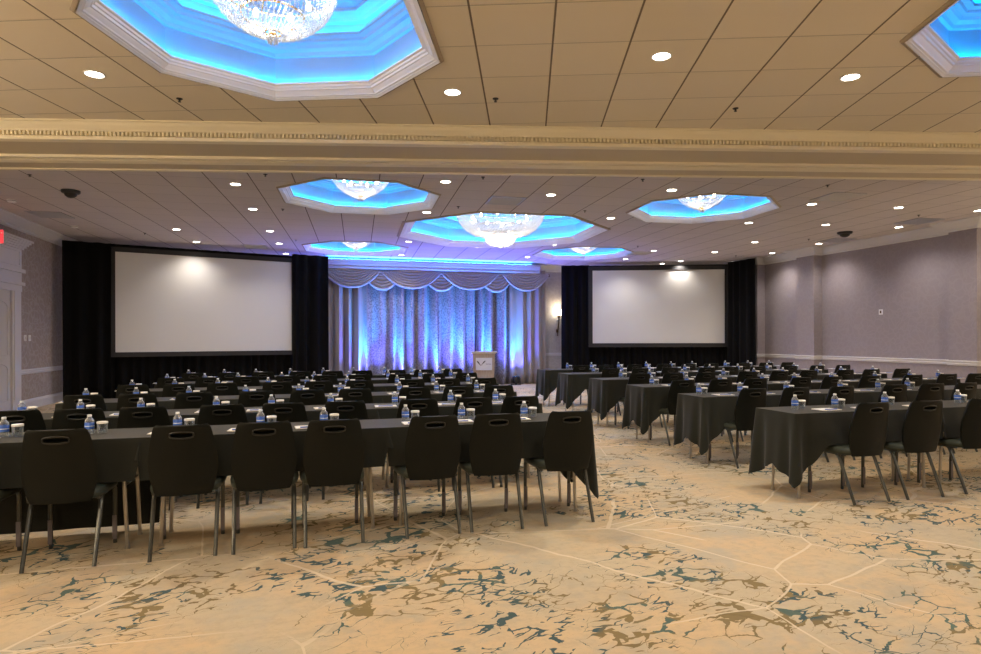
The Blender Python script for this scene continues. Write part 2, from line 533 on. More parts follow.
b.prism([(B1 - .02, ZB - .012), (B1 + .05, ZB - .012), (B1 + .05, ZB + .02), (B1 + .09, CEIL - .03), (B1 + .09, CEIL), (B1 - .02, CEIL)], S0, S1)
struct(b.build('trim_4', M['cream'], beam))
b = MB(); b.box(S0, B0 + .755, ZB - .004, S1, B0 + .795, ZB + .002)
struct(b.build('trim_5', M['bronze'], beam))

# crown mouldings and chair rails along the walls
def moulding(name, prof, axis, at, a0, a1, m, sgn):
    """profile of (distance from wall, height)"""
    n = len(prof); vs = []
    for a in (a0, a1):
        for d, h in prof:
            vs.append((at + sgn * d, a, h) if axis == 'u' else (a, at + sgn * d, h))
    fs = [(i, (i + 1) % n, n + (i + 1) % n, n + i) for i in range(n)] + [tuple(range(n)), tuple(range(n, 2 * n))]
    b = MB(); b.add(vs, fs)
    return struct(place(b.build(name, m), (0, 0, 0), TH))
crown = [(0, CEIL), (.22, CEIL), (.22, CEIL - .02), (.19, CEIL - .04), (.16, CEIL - .055), (.10, CEIL - .10), (.07, CEIL - .13), (.05, CEIL - .135), (.04, CEIL - .17), (.0, CEIL - .19)]
def rail(h): return [(0, h), (.015, h), (.02, h + .02), (.03, h + .035), (.02, h + .05), (.03, h + .065), (.035, h + .085), (.03, h + .10), (0, h + .10)]
base = [(0, 0), (.025, 0), (.025, .14), (.015, .17), (0, .18)]
base_l = [(0, 0), (.035, 0), (.035, .15), (.02, .18), (0, .2)]
bd = cut_line(B1 + .09)
wl = UWof(*bd[0])[1]; wr = UWof(*bd[1])[1]
moulding('trim_6', crown, 'u', UL, wl, WB, M['white'], 1)
moulding('trim_7', crown, 'u', UR, wr, WB, M['white'], -1)
moulding('trim_8', crown, 'w', WB, UL, UR, M['white'], -1)
wdoor = on_u(17, 300, UL)[0]
moulding('trim_9', rail(.70), 'u', UL, wdoor + .02, WB, M['white'], 1)
moulding('trim_10', rail(.84), 'u', UR, WF, WB, M['white'], -1)
moulding('trim_11', rail(.84), 'w', WB, 6.75, UR, M['white'], -1)
moulding('baseboard_left', base_l, 'u', UL, wdoor + .02, WB, M['white'], 1)
moulding('baseboard_right', base, 'u', UR, WF, WB, M['white'], -1)
moulding('baseboard_back', base, 'w', WB, UL, UR, M['white'], -1)

# pilasters on the right wall, one on the left
def pilaster(n, u0, u1, w0, w1, sgn, rh):
    b = MB(); b.box(u0, w0, 0, u1, w1, CEIL)
    p = struct(place(b.build('wall_right' if sgn < 0 else 'wall_left', M['wall']), (0, 0, 0), TH))
    face = u0 if sgn < 0 else u1
    pr = crown
    b = MB()
    for prof in (crown, rail(rh), base):
        m_ = len(prof); vs = []
        off = [(face + sgn * d, w0 - d, h) for d, h in prof], [(face + sgn * d, w1 + d, h) for d, h in prof]
        wallu = u1 if sgn < 0 else u0
        ret0 = [(wallu, w0 - d, h) for d, h in prof]; ret1 = [(wallu, w1 + d, h) for d, h in prof]
        for A, B_ in ((ret0, off[0]), (off[0], off[1]), (off[1], ret1)):
            b.add(A + B_, [(i, (i + 1) % m_, m_ + (i + 1) % m_, m_ + i) for i in range(m_)])
    q = struct(b.build('trim_%d' % n, M['white'], p))
    return p
UP_ = UR - .26
wA0, wA1 = on_u(813.8, 300, UP_)[0], on_u(796.5, 300, UP_)[0]
wB0, wB1 = on_u(977, 300, UP_)[0], on_u(948.6, 300, UP_)[0]
pilaster(12, UP_, UR, wA0, wA1, -1, .84)
pilaster(13, UP_, UR, wB0, wB1, -1, .84)
wC0 = on_u(757.5, 300, UP_)[0]
pilaster(14, UP_, UR, wC0, wC0 + 1.0, -1, .84)

# door on the left wall: pilaster casing, panelled entablature, double-leaf door
root = struct(place(bpy.data.objects.new('door_1', None), (0, 0, 0), TH)); COL.objects.link(root)
def on_left(b_, d0, d1, w0, w1, h0, h1): b_.box(UL + d0, w0, h0, UL + d1, w1, h1)
wc = wdoor                        # far edge of the casing
wo = on_u(8.5, 300, UL)[0]       # edge of the opening
w_l = wo - 1.9
b = MB()
for a0, a1 in ((wo, wc), (w_l - (wc - wo), w_l)):
    on_left(b, 0, .07, a0, a1, 0, 2.42)
    on_left(b, 0, .09, a0 + .03, a1 - .05, .25, 2.3)
on_left(b, 0, .085, w_l - .25, wc + .0, 2.30, 2.42)
on_left(b, 0, .13, w_l - .3, wc + .03, 2.42, 2.48)
on_left(b, 0, .08, w_l - .25, wc, 2.48, 2.66)
on_left(b, 0, .13, w_l - .3, wc + .04, 2.66, 2.73)
on_left(b, 0, .08, w_l - .25, wc, 2.73, 3.13)
on_left(b, .0, .095, w_l - .15, wc - .10, 2.78, 2.80); on_left(b, .0, .095, w_l - .15, wc - .10, 3.06, 3.08)
on_left(b, .0, .095, wc - .12, wc - .10, 2.78, 3.08)
for i in range(5): on_left(b, 0, .11 + i * .03, w_l - .29 - i * .03, wc + .03 + i * .03, 3.11 + i * .036, 3.146 + i * .036)
struct(b.build('door_frame', M['white'], root))
for k, (a0, a1) in enumerate(((w_l, w_l + .945), (w_l + .955, wo))):
    b = MB(); on_left(b, .0, .03, a0, a1, .01, 2.30)
    for z0, z1, arch in ((.25, .95, False), (1.1, 2.1, True)):
        c0, c1 = a0 + .13, a1 - .13
        pts = [(c0, z0), (c1, z0), (c1, z1 - .12)] + [((c0 + c1) / 2 + (c1 - c0) / 2 * cos(t), z1 - .12 + .12 * sin(t)) for t in [pi * i / 10 for i in range(1, 10)]] + [(c0, z1 - .12), (c0, z0)]
        b.tube([(UL + .032, a, z) for a, z in pts], .014, 6)
    leaf = struct(b.build('door_leaf', M['door'], root))
    b = MB(); hb = a1 - .07 if k == 0 else a0 + .07
    b.tube([(UL + .03, hb, 1.0), (UL + .09, hb, 1.0), (UL + .09, hb + (.1 if k else -.1), 1.0)], .01, 8)
    struct(b.build('door_handle', M['steel'], leaf))

# ------------------------------------------------------------------ ceiling coffers and chandeliers
PROF_TRIM = [(1.0, 0.0), (1.0, -.016), (.985, -.022), (.975, -.014), (.965, -.01), (.962, -.004), (.95, .0), (.945, .01), (.925, .03), (.92, .036), (.91, .04), (.905, .055), (.895, .06), (.89, .075), (.875, .08), (.872, .092), (.88, .10), (.90, .10)]
coffer_names = ['ceiling coffer nearest the camera on the left, holding a round crystal chandelier',
                'ceiling coffer cut off by the upper right corner of the view',
                'blue lit coffer just past the beam on the left, with a crystal chandelier',
                'largest blue lit coffer, in the middle of the far ceiling',
                'blue lit coffer on the right just past the beam',
                'small looking blue lit coffer above the left end of the stage curtain',
                'pale coffer in front of the right projection screen']
def coffer(i, c, R, ph, key):
    g = thing('ceiling_coffer', 'octagonal ' + coffer_names[i], 'ceiling coffer', (c[0], c[1], CEIL), 0, 'octagonal ceiling coffers')
    k = R / 1.32
    T = lambda p: [(r * R, z * (1 + .15 * (k - 1))) for r, z in p]
    b = MB(); b.lathe(T([(.985, .02), (1.012, 0.0), (1.012, -.008), (1.0, -.018), (.99, -.022)]), 8, phase=ph)
    b.build('outer_edge', M['coffer_edge'], g)
    b = MB(); b.lathe(T(PROF_TRIM[2:]), 8, phase=ph)
    b.build('crown_frame', M['coffer'], g)
    wall_p = [(.90, .10), (.945, .102), (.945, .36), (.92, .365), (.91, .39), (.875, .41), (.86, .43), (.83, .44), (.82, .46), (.785, .47), (.78, .49), (.80, .495)]
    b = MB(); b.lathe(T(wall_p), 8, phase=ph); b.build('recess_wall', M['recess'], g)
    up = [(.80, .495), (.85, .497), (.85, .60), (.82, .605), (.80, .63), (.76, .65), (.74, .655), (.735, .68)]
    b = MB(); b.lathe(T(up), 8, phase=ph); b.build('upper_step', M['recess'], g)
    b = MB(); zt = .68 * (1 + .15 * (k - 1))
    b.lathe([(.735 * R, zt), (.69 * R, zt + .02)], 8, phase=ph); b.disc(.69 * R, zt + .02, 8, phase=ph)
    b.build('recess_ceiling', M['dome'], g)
    s = 1 + .15 * (k - 1)
    for r_, z_, nm in ((.922, .112, 'led_strip'), (.825, .507, 'led_strip')):
        b = MB(); b.lathe([((r_ - .006) * R, z_ * s), ((r_ + .006) * R, z_ * s)], 8, phase=ph)
        b.build(nm, M['led'], g, recalc=False)
    return zt + .02

def crystal_bowl(prof, n_around, bead, seed=1):
    """strings of cut crystal beads over a bowl of revolution"""
    rnd = random.Random(seed)
    b = MB()
    # resample the profile
    P = [Vector((r, z)) for r, z in prof]
    L = [0.0]
    for i in range(1, len(P)): L.append(L[-1] + (P[i] - P[i - 1]).length)
    tot = L[-1]; n = max(3, int(tot / (bead * 1.9)))
    for j in range(n + 1):
        s = tot * j / n
        i = 1
        while i < len(P) - 1 and L[i] < s: i += 1
        q = P[i - 1].lerp(P[i], (s - L[i - 1]) / max(1e-6, L[i] - L[i - 1]))
        m = max(5, int(n_around * max(.12, q.x / prof_max(prof))))
        for k in range(m):
            t = 2 * pi * (k + .5 * (j % 2)) / m
            r = q.x + rnd.uniform(-.004, .004)
            c = Vector((r * cos(t), r * sin(t), q.y))
            e = bead * rnd.uniform(.7, 1.0)
            vs = [c + Vector(d) * e for d in ((1, 0, 0), (0, 1, 0), (-1, 0, 0), (0, -1, 0))] + [c + Vector((0, 0, 1.3 * e)), c - Vector((0, 0, 1.3 * e))]
            b.add(vs, [(0, 1, 4), (1, 2, 4), (2, 3, 4), (3, 0, 4), (1, 0, 5), (2, 1, 5), (3, 2, 5), (0, 3, 5)])
    return b
def prof_max(p): return max(r for r, z in p)

def point_light(name, loc, power, col, r, parent):
    ld = bpy.data.lights.new(name, 'POINT'); ld.energy = power; ld.color = col; ld.shadow_soft_size = r
    o = bpy.data.objects.new(name, ld); COL.objects.link(o); o.location = loc; o.parent = parent; return o

def chandelier(label, c, top, big, proto=None):
    g = thing('chandelier', label, 'chandelier', (c[0], c[1], CEIL), 0, 'crystal chandeliers in the coffers')
    if not big:
        upper = [(.47, .40), (.47, .34), (.455, .30), (.437, .26), (.37, .17), (.27, .095), (.145, .034), (.09, .012)]
        nst, bead = 92, .0098
        low = [(.085, .02), (.07, .0), (.05, -.02)]
        rings = [(.475, .40), (.23, .16), (.06, .03)]
        sx = 1
    else:
        upper = [(.97, .52), (.98, .46), (.96, .38), (.92, .27), (.85, .16), (.75, .06), (.62, -.025), (.46, -.07), (.35, -.08)]
        nst, bead = 190, .0150
        low = [(.335, -.07), (.33, -.12), (.31, -.18), (.27, -.23), (.20, -.27), (.10, -.30), (.05, -.31)]
        rings = [(.975, .52), (.345, -.075), (.56, .12)]
    b = crystal_bowl(upper, nst, bead, 3); o = b.build('crystal_bowl', M['crystal'], g)
    b = crystal_bowl(low, 60 if big else 12, bead, 5); b.build('lower_crystal_tier', M['crystal'], g)
    # vertical strands that read as ribs
    b = MB()
    for k in range(36 if not big else 56):
        t = 2 * pi * k / (36 if not big else 56)
        b.tube([((r - .012) * cos(t), (r - .012) * sin(t), z + .008) for r, z in upper], .0025 if not big else .004, 4)
    b.build('crystal_strands', M['crystal'], g)
    b = MB()
    for r, z in rings:
        pts = [(r * cos(2 * pi * k / 32), r * sin(2 * pi * k / 32), z) for k in range(33)]
        b.tube(pts, .008 if not big else .012, 6, cap=False)
    for k in range(6):
        t = 2 * pi * k / 6
        r, z = rings[0]
        b.tube([(r * cos(t), r * sin(t), z), (r * .55 * cos(t), r * .55 * sin(t), z + .08), (.02 * cos(t), .02 * sin(t), z + .12)], .007, 6)
    b.build('brass_frame', M['gold'], g)
    b = MB(); b.tube([(0, 0, rings[0][1] - .1), (0, 0, top)], .012, 8); b.lathe([(.01, top - .05), (.07, top - .03), (.08, top)], 20)
    b.build('stem', M['gold'], g, 'all')
    b = MB()
    if not big:
        b.lathe([(.0, .04), (.025, .03), (.032, .015), (.0, .0)], 14)
        b.build('bottom_finial', M['gold'], g, 'all')
        b = MB()
        for k in range(8):
            t = 2 * pi * k / 8
            c0 = Vector((.034 * cos(t), .034 * sin(t), -.03))
            b.lathe([(0, .035), (.010, .02), (.012, -.01), (.0, -.03)], 6, c=c0)
        b.build('crystal_drops', M['crystal'], g)
    else:
        b.lathe([(.0, -.30), (.03, -.31), (.03, -.325), (.0, -.345)], 14)
        b.build('bottom_finial', M['crystal'], g, 'all')
    nb = 6 if not big else 10
    rb, zb = (.26, .27) if not big else (.60, .30)
    for k in range(nb):
        t = 2 * pi * (k + .3) / nb
        b = MB(); b.lathe([(0, .045), (.014, .03), (.02, .0), (.014, -.025), (0, -.03)], 10)
        q = b.build('bulb', M['bulb'], g, 'all'); q.location = (rb * cos(t), rb * sin(t), zb)
    if big:
        for k in range(3):
            t = 2 * pi * k / 3
            b = MB(); b.lathe([(0, .045), (.014, .03), (.02, .0), (.014, -.025), (0, -.03)], 10)
            q = b.build('bulb', M['bulb'], g, 'all'); q.location = (.12 * cos(t), .12 * sin(t), -.06)
    pw = CHAND_W * (7.0 if big else 1.0)
    point_light('bulb_glow', (0, 0, .20 if not big else .18), pw, (1, .88, .72), .12 if not big else .3, g)
    if big: point_light('bulb_glow', (0, 0, -.10), pw * .3, (1, .88, .72), .1, g)
    return g

CH_LABEL = {0: 'round crystal chandelier nearest the camera, cut off by the top of the view',
            1: None,
            2: 'crystal chandelier in the left coffer just past the beam',
            3: 'largest crystal chandelier, two tiered, in the middle of the far ceiling',
            4: 'crystal chandelier in the right hand coffer past the beam',
            5: 'small looking crystal chandelier above the left end of the stage curtain',
            6: 'small looking crystal chandelier in front of the right projection screen'}
for i, (c, R, ph, key) in enumerate(OCT):
    top = coffer(i, c, R, ph, key)
    if i == 1:
        continue
    chandelier(CH_LABEL[i], c, top, i == 3)

# ------------------------------------------------------------------ downlights
DL_NEAR = [(95, 74), (453, 92), (662, 56), (851, 77)]
DL_FAR = [(235.8, 184), (253, 209), (176.6, 229.3), (196.6, 241.7), (213.5, 252), (270.2, 231), (279.3, 243.4), (286, 253.5),
          (446, 181.6), (427, 212.2), (551.3, 194.8), (611, 218), (672, 190), (812, 204), (899, 207.5), (979, 210.5),
          (409, 241.6), (478, 247), (553.8, 244.7), (401.5, 255), (527.8, 257), (625.7, 259), (749, 222.7), (755, 242),
          (653.7, 250.6), (714.8, 252), (772.6, 253), (681, 261), (662.3, 263.6), (735, 261), (826, 224.7), (899, 227), (819, 243.6)]
ORD = ['first', 'second', 'third', 'fourth', 'fifth', 'sixth', 'seventh', 'eighth', 'ninth', 'tenth', 'eleventh', 'twelfth']
def spot(name, loc, power, col, parent, size=150, blend=1.0, r=.05):
    ld = bpy.data.lights.new(name, 'SPOT'); ld.energy = power; ld.color = col
    ld.spot_size = rad(size); ld.spot_blend = blend; ld.shadow_soft_size = r
    o = bpy.data.objects.new(name, ld); COL.objects.link(o); o.location = loc; o.parent = parent; return o
def make_downlight(loc, label, near):
    g = thing('recessed_downlight', label, 'ceiling light', loc, 0, 'recessed ceiling downlights')
    b = MB(); b.lathe([(.085, .0), (.085, -.006), (.078, -.009), (.070, -.006), (.068, .0)], 28)
    b.build('trim_ring', M['trimring'], g, True)
    b = MB(); b.disc(.070, -.003, 28)
    b.build('lens', M['lens'], g)
    spot('downlight_beam', (0, 0, -.03), DOWN_NEAR_W if near else DOWN_W, DOWN_COL if near else DOWN_FAR_COL, g, 160 if near else 132)
    return g
near_lab = ['on the left, left of the nearest coffer', 'between the nearest coffer and the beam', 'right of centre, close to the camera', 'beside the cut off coffer on the right']
for (x, y), t in zip(DL_NEAR, near_lab):
    X, Y = on_plane(x, y, CEIL)
    make_downlight((X, Y, CEIL), 'recessed downlight before the beam, ' + t, True)
for X, Y in ((-4.4, 2.6), (-1.2, .6), (1.6, 2.4), (4.6, 1.0), (-3.4, -2.2), (.8, -2.2), (6.6, 3.6), (7.2, -1.5)):  # extra downlights added outside the view to brighten the near carpet and ceiling
    b = None
    make_downlight((X, Y, CEIL), 'added white recessed downlight out of view, brightening the near carpet and ceiling', True)
far = sorted(DL_FAR, key=lambda p: p[1])
# the label tells each light by what it is near
marks = [(160, 245, 'the left projection screen'), (360, 190, 'the left coffer past the beam'), (355, 250, 'the coffer over the curtain'),
         (500, 230, 'the largest coffer'), (700, 207, 'the right hand coffer'), (588, 253, 'the coffer before the right screen'),
         (700, 262, 'the right projection screen'), (880, 230, 'the right wall')]
groups = {}
for x, y in far:
    k = min(marks, key=lambda m: (m[0] - x) ** 2 + 6 * (m[1] - y) ** 2)[2]
    groups.setdefault(k, []).append((x, y))
for k, L_ in groups.items():
    L_.sort()
    for j, (x, y) in enumerate(L_):
        X, Y = on_plane(x, y, CEIL)
        t = 'the only one' if len(L_) == 1 else '%s from the left of %d' % (ORD[j], len(L_))
        make_downlight((X, Y, CEIL), 'lit downlight near %s, %s' % (k, t), False)

# ------------------------------------------------------------------ sprinklers, detectors, grilles
def sprinkler(x, y, label):
    X, Y = on_plane(x, y, CEIL)
    g = thing('fire_sprinkler', label, 'fire sprinkler', (X, Y, CEIL), 0, 'fire sprinkler heads on the ceiling')
    g.scale = (.7, .7, .6)
    b = MB(); b.lathe([(.0, -.004), (.04, -.008), (.042, 0)], 16); b.build('escutcheon', M['black'], g, 'all')
    b = MB(); b.tube([(0, 0, 0), (0, 0, -.045)], .008, 8)
    b.tube([(.012, 0, -.012), (.018, 0, -.03), (0, 0, -.05)], .003, 5); b.tube([(-.012, 0, -.012), (-.018, 0, -.03), (0, 0, -.05)], .003, 5)
    b.build('nozzle', M['black'], g)
    b = MB(); b.lathe([(.0, -.048), (.022, -.05), (.022, -.053), (0, -.053)], 12); b.build('deflector', M['black'], g)
for x, y, t in ((180, 98.6, 'dark sprinkler head below the left end of the nearest coffer'),
                (496, 98.6, 'dark sprinkler head in front of the beam near the middle'),
                (736, 108.3, 'dark sprinkler head in front of the beam on the right'),
                (30, 174.6, 'dark sprinkler head just past the beam at the far left'),
                (265.7, 174.3, 'dark sprinkler head just past the beam, left of the left coffer'),
                (283, 209, 'dark sprinkler head beside the lower left of the left coffer'),
                (483.4, 177, 'dark sprinkler head just past the beam at the middle'),
                (458.5, 206.5, 'dark sprinkler head left of the blue lit grille'),
                (643, 179.3, 'dark sprinkler head just past the beam, right of middle'),
                (585, 210.6, 'dark sprinkler head right of the largest coffer'),
                (828, 185, 'dark sprinkler head above the lone square grille on the right'),
                (919, 215, 'dark sprinkler head near the right wall'),
                (809, 239, 'dark sprinkler head left of the black dome near the right wall'),
                (638, 246, 'dark sprinkler head behind the right hand coffer'),
                (736, 255.5, 'dark sprinkler head above the right projection screen'),
                (145, 233, 'dark sprinkler head above the left projection screen'),
                (296, 240, 'dark sprinkler head left of the coffer over the curtain')):
    sprinkler(x, y, t)
def dome(x, y, r, label):
    X, Y = on_plane(x, y, CEIL)
    g = thing('dome_camera', label, 'dome camera', (X, Y, CEIL), 0)
    b = MB(); b.lathe([(r, 0), (r, -.03), (r * .9, -.045), (r * .7, -.05)], 24); b.build('housing', M['black'], g, True)
    b = MB(); b.lathe([(r * .7, -.05), (r * .6, -.085), (r * .35, -.11), (0, -.12)], 24); b.build('dome', M['rim'], g, 'all')
dome(71, 190.5, .13, 'black ceiling dome just past the beam on the left')
dome(845, 232, .15, 'black ceiling dome near the right wall')
def detector(x, y, label):
    X, Y = on_plane(x, y, CEIL)
    g = thing('smoke_detector', label, 'smoke detector', (X, Y, CEIL), 0)
    b = MB(); b.lathe([(.07, 0), (.07, -.02), (.05, -.04), (0, -.045)], 20); b.build('cover', M['plate'], g, True)
    b = MB(); b.lathe([(.071, -.012), (.073, -.016), (.071, -.02)], 20); b.build('vent_slot', M['black'], g)
detector(12, 200, 'small round smoke detector near the left edge of the far ceiling')
detector(74.7, 226, 'small round smoke detector in front of the left black drape')
def grille(x, y, label, lit=False, size=.58):
    X, Y = on_plane(x, y, CEIL)
    g = thing('air_grille', label, 'ceiling grille', (X, Y, CEIL), GF, 'square air grilles in the ceiling')
    s = size / 2
    b = MB(); b.box(-s, -s, -.004, s, s, -.001); b.build('backing', M['grilledark'], g)
    b = MB()
    for a in ((-s, -s, s, -s + .03), (-s, s - .03, s, s), (-s, -s, -s + .03, s), (s - .03, -s, s, s)): b.box(a[0], a[1], -.012, a[2], a[3], 0)
    b.build('frame', M['grille'], g)
    b = MB()
    for k in range(14):
        yy = -s + .05 + k * (size - .1) / 13
        b.add([(-s + .03, yy - .012, -.004), (s - .03, yy - .012, -.004), (s - .03, yy + .008, -.020), (-s + .03, yy + .008, -.020)], [(0, 1, 2, 3)])
    b.build('louvres', M['grille'], g)
grille(505.5, 200.5, 'square air grille tinted blue, between the beam and the largest coffer')
grille(838, 196.7, 'square air grille just past the beam on the right')
grille(837, 240, 'square air grille under the black dome near the right wall')
grille(919, 221, 'square air grille close against the right wall')
grille(50.5, 214.5, 'square air grille over the left door side')
grille(256, 246.7, 'square air grille above the left projection screen')
grille(640, 253, 'square air grille between the two right hand coffers')

# ------------------------------------------------------------------ black drapes and projection screens
def fold_sheet(p0, p1, h0, h1, amp, wl, seed, flare=0.0, nz=10, thick=.006):
    """a hanging pleated sheet between two plan points, real thickness"""
    rnd = random.Random(seed)
    p0 = Vector(p0); p1 = Vector(p1); d = p1 - p0; L = d.length; t = d / L; n = Vector((-t.y, t.x))
    nx = max(12, int(L / wl * 8))
    ph = [rnd.uniform(0, 6.28) for _ in range(4)]
    def off(s, k):
        q = s * L / wl * 2 * pi
        a = amp * (sin(q + .9 * sin(q * .23 + ph[0])) + .35 * sin(q * .53 + ph[1])) * (.75 + .45 * k + .25 * sin(q * .11 + ph[2]))
        return a + flare * k * k
    vs = []
    b = MB()
    def fn(a, k):
        kk = 1 - k      # 1 at the floor
        o = off(a, kk)
        p = p0 + t * (a * L + .012 * sin(a * 40 + ph[3]) * kk) - n * o
        return (p.x, p.y, h0 + (h1 - h0) * k)
    b.grid(fn, nx, nz)
    me = b.mesh('sheet', None, True, recalc=False)
    return solidify(me, thick, 0)
def drape(name, p0, p1, h0, h1, m, label, cat, seed, amp=.05, wl=.28, flare=0.0, group=None, parent=None):
    me = fold_sheet(p0, p1, h0, h1, amp, wl, seed, flare)
    me.materials.clear(); me.materials.append(m)
    me.polygons.foreach_set('use_smooth', [True] * len(me.polygons))
    o = link(name, me, parent)
    if label: tag(o, label, cat, group)
    return o

def line_pt(A, B, px):
    """where the ray through column px meets the plan line A-B"""
    r = (px - CX) / FPX
    d = B - A
    t = (r * A.y - A.x) / (d.x - r * d.y)
    return A + d * t
def screen_set(side, xl, xr, yl, yr, zl, zr, border):
    """xl,xr columns of the image surface, zl,zr their depths; yl,yr its (top,bottom) rows"""
    A = Vector(((xl - CX) / FPX * zl, zl)); B = Vector(((xr - CX) / FPX * zr, zr))
    hA = [HC + (HY + ROLL * (xl - CX) - y) * zl / FPX for y in yl]
    hB = [HC + (HY + ROLL * (xr - CX) - y) * zr / FPX for y in yr]
    top = (hA[0] + hB[0]) / 2; bot = (hA[1] + hB[1]) / 2
    d = (B - A); L = d.length; ang = math.atan2(d.y, d.x)
    g = thing('projection_screen', 'wide blank grey projection screen on a black frame, on the %s of the curtain' % side, 'projection screen', (A.x, A.y, 0), ang, 'projection screens')
    b = MB(); b.box(0, -.012, bot, L, .012, top); b.build('screen_surface', M['screen'], g)
    b = MB(); w = border
    b.box(-w, -.035, bot - w, 0, .03, top + w); b.box(L, -.035, bot - w, L + w, .03, top + w)
    b.box(0, -.035, top, L, .03, top + w); b.box(0, -.035, bot - w, L, .03, bot)
    b.build('frame', M['screenf'], g)
    for xx in ():
        b = MB(); b.box(xx - .03, .035, .0, xx + .03, .075, bot + .3); b.box(xx - .04, -.2, 0, xx + .04, .45, .04)
        b.build('leg', M['screenf'], g)
    return A, B, top, bot, ang
# left: slanted across the corner
A, B, top, bot, ang = screen_set('left', 115.4, 291.5, (252.1, 353.2), (262.2, 349.6), 14.35, 16.45, .11)
n = Vector((sin(ang), -cos(ang)))       # towards the room
def shift(p, k): q = p + n * k; return (q.x, q.y)
P = lambda px: line_pt(A, B, px)
DG = 'black drapes around the projection screens'
drape('black_drape', shift(P(62.5), .12), shift(P(111), .12), .015, 3.55, M['drape'], 'tall black drape left of the left screen, against the left wall', 'drape', 1, group=DG)
drape('black_drape', shift(P(291.5), .10), shift(P(327), .10), .015, 3.60, M['drape'], 'tall black drape between the left screen and the taupe curtain', 'drape', 2, group=DG)
drape('black_drape', shift(P(109), -.13), shift(P(294), -.13), .015, bot + .02, M['drape'], 'low black pleated skirt hanging under the left screen', 'drape', 3, group=DG, wl=.2)
drape('black_drape', shift(P(109), -.14), shift(P(294), -.14), top - .05, 3.58, M['drape'], 'narrow black strip of drape above the left screen', 'drape', 4, group=DG, amp=.02)
A, B, top, bot, ang = screen_set('right', 592.6, 724.6, (271.1, 343.7), (269.0, 342.6), 19.0, 18.7, .12)
n = Vector((sin(ang), -cos(ang)))
P = lambda px: line_pt(A, B, px)
drape('black_drape', shift(P(561.5), -.02), shift(P(589), -.02), .015, 3.60, M['drape'], 'tall black drape beside the wall sconce, left of the right screen', 'drape', 5, group=DG)
drape('black_drape', shift(P(726), .12), (7.36, 17.45), .015, 3.62, M['drape'], 'tall black drape right of the right screen, by the right wall', 'drape', 6, group=DG)
drape('black_drape', shift(P(586), -.13), shift(P(730), -.13), .015, bot + .02, M['drape'], 'low black pleated skirt hanging under the right screen', 'drape', 7, group=DG, wl=.2)
drape('black_drape', shift(P(586), -.14), shift(P(730), -.14), top - .05, 3.60, M['drape'], 'narrow black strip of drape above the right screen', 'drape', 8, group=DG, amp=.02)

# ------------------------------------------------------------------ stage curtain with swags and pelmet
WC = 18.30
ul, ur = on_w(324, 300, WC)[0], on_w(545.5, 300, WC)[0]
u1, u2 = on_w(364, 300, WC)[0], on_w(512, 300, WC)[0]
def wpt(u, w): p = W(u, w); return (p.x, p.y)
drape('stage_curtain', wpt(ul, WC), wpt(u1 + .1, WC), .01, 3.50, M['curtain'], 'plain taupe curtain panel at the left end of the stage curtain', 'curtain', 11, .10, .30, group='floor length stage curtains')
drape('stage_curtain', wpt(u2 - .1, WC), wpt(ur, WC), .01, 3.50, M['curtain'], 'plain taupe curtain panel at the right end, behind the floor uplight', 'curtain', 12, .10, .30, group='floor length stage curtains')
um = (u1 + u2) / 2 - .1
drape('stage_curtain', wpt(u1 + .05, WC + .06), wpt(um, WC + .06), .01, 3.50, M['damask'], 'shimmering patterned curtain panel, left of the middle', 'curtain', 13, .13, .32, group='floor length stage curtains')
drape('stage_curtain', wpt(um, WC + .06), wpt(u2 - .05, WC + .06), .01, 3.50, M['damask'], 'shimmering patterned curtain panel, behind the podium', 'curtain', 14, .13, .32, group='floor length stage curtains')

PW = WC - .42                    # front of the pelmet
pel = thing('pelmet', 'long moulded pelmet above the stage curtain, glowing blue', 'pelmet', (0, 0, 0), TH)
b = MB()
pf = [(PW + .18, 3.36), (PW + .14, 3.36), (PW + .12, 3.39), (PW + .10, 3.40), (PW + .10, 3.46), (PW + .05, 3.48), (PW + .02, 3.54), (PW, 3.55), (PW, 3.61), (PW + .10, 3.61), (PW + .18, 3.58), (WB - .22, 3.58), (WB - .22, 3.54), (PW + .18, 3.54)]
ua, ub = ul + .05, on_w(541, 300, PW)[0]
n_ = len(pf)
b.add([(ua, w, h) for w, h in pf] + [(ub, w, h) for w, h in pf], [(i, (i + 1) % n_, n_ + (i + 1) % n_, n_ + i) for i in range(n_)] + [tuple(range(n_)), tuple(range(n_, 2 * n_))])
b.build('moulding', M['pelmet'], pel)
b = MB(); b.add([(ua + .05, PW + .03, 3.615), (ub - .3, PW + .03, 3.615), (ub - .3, PW + .055, 3.615), (ua + .05, PW + .055, 3.615)], [(0, 1, 2, 3)])
b.build('led_strip', M['led_cove'], pel, recalc=False)
b = MB(); b.tube([(ua, PW + .30, 3.33), (ub + .35, PW + .30, 3.33)], .025, 8); b.lathe([(.0, .05), (.04, .03), (.04, -.03), (0, -.05)], 12, c=(ub + .37, PW + .30, 3.33))
b.build('curtain_rod', M['bronze'], pel)
for s in (ua + .05, ub - .05):
    b = MB(); b.box(s - .02, PW + .1, 3.45, s + .02, WB, 3.54); b.build('bracket', M['bronze'], pel)

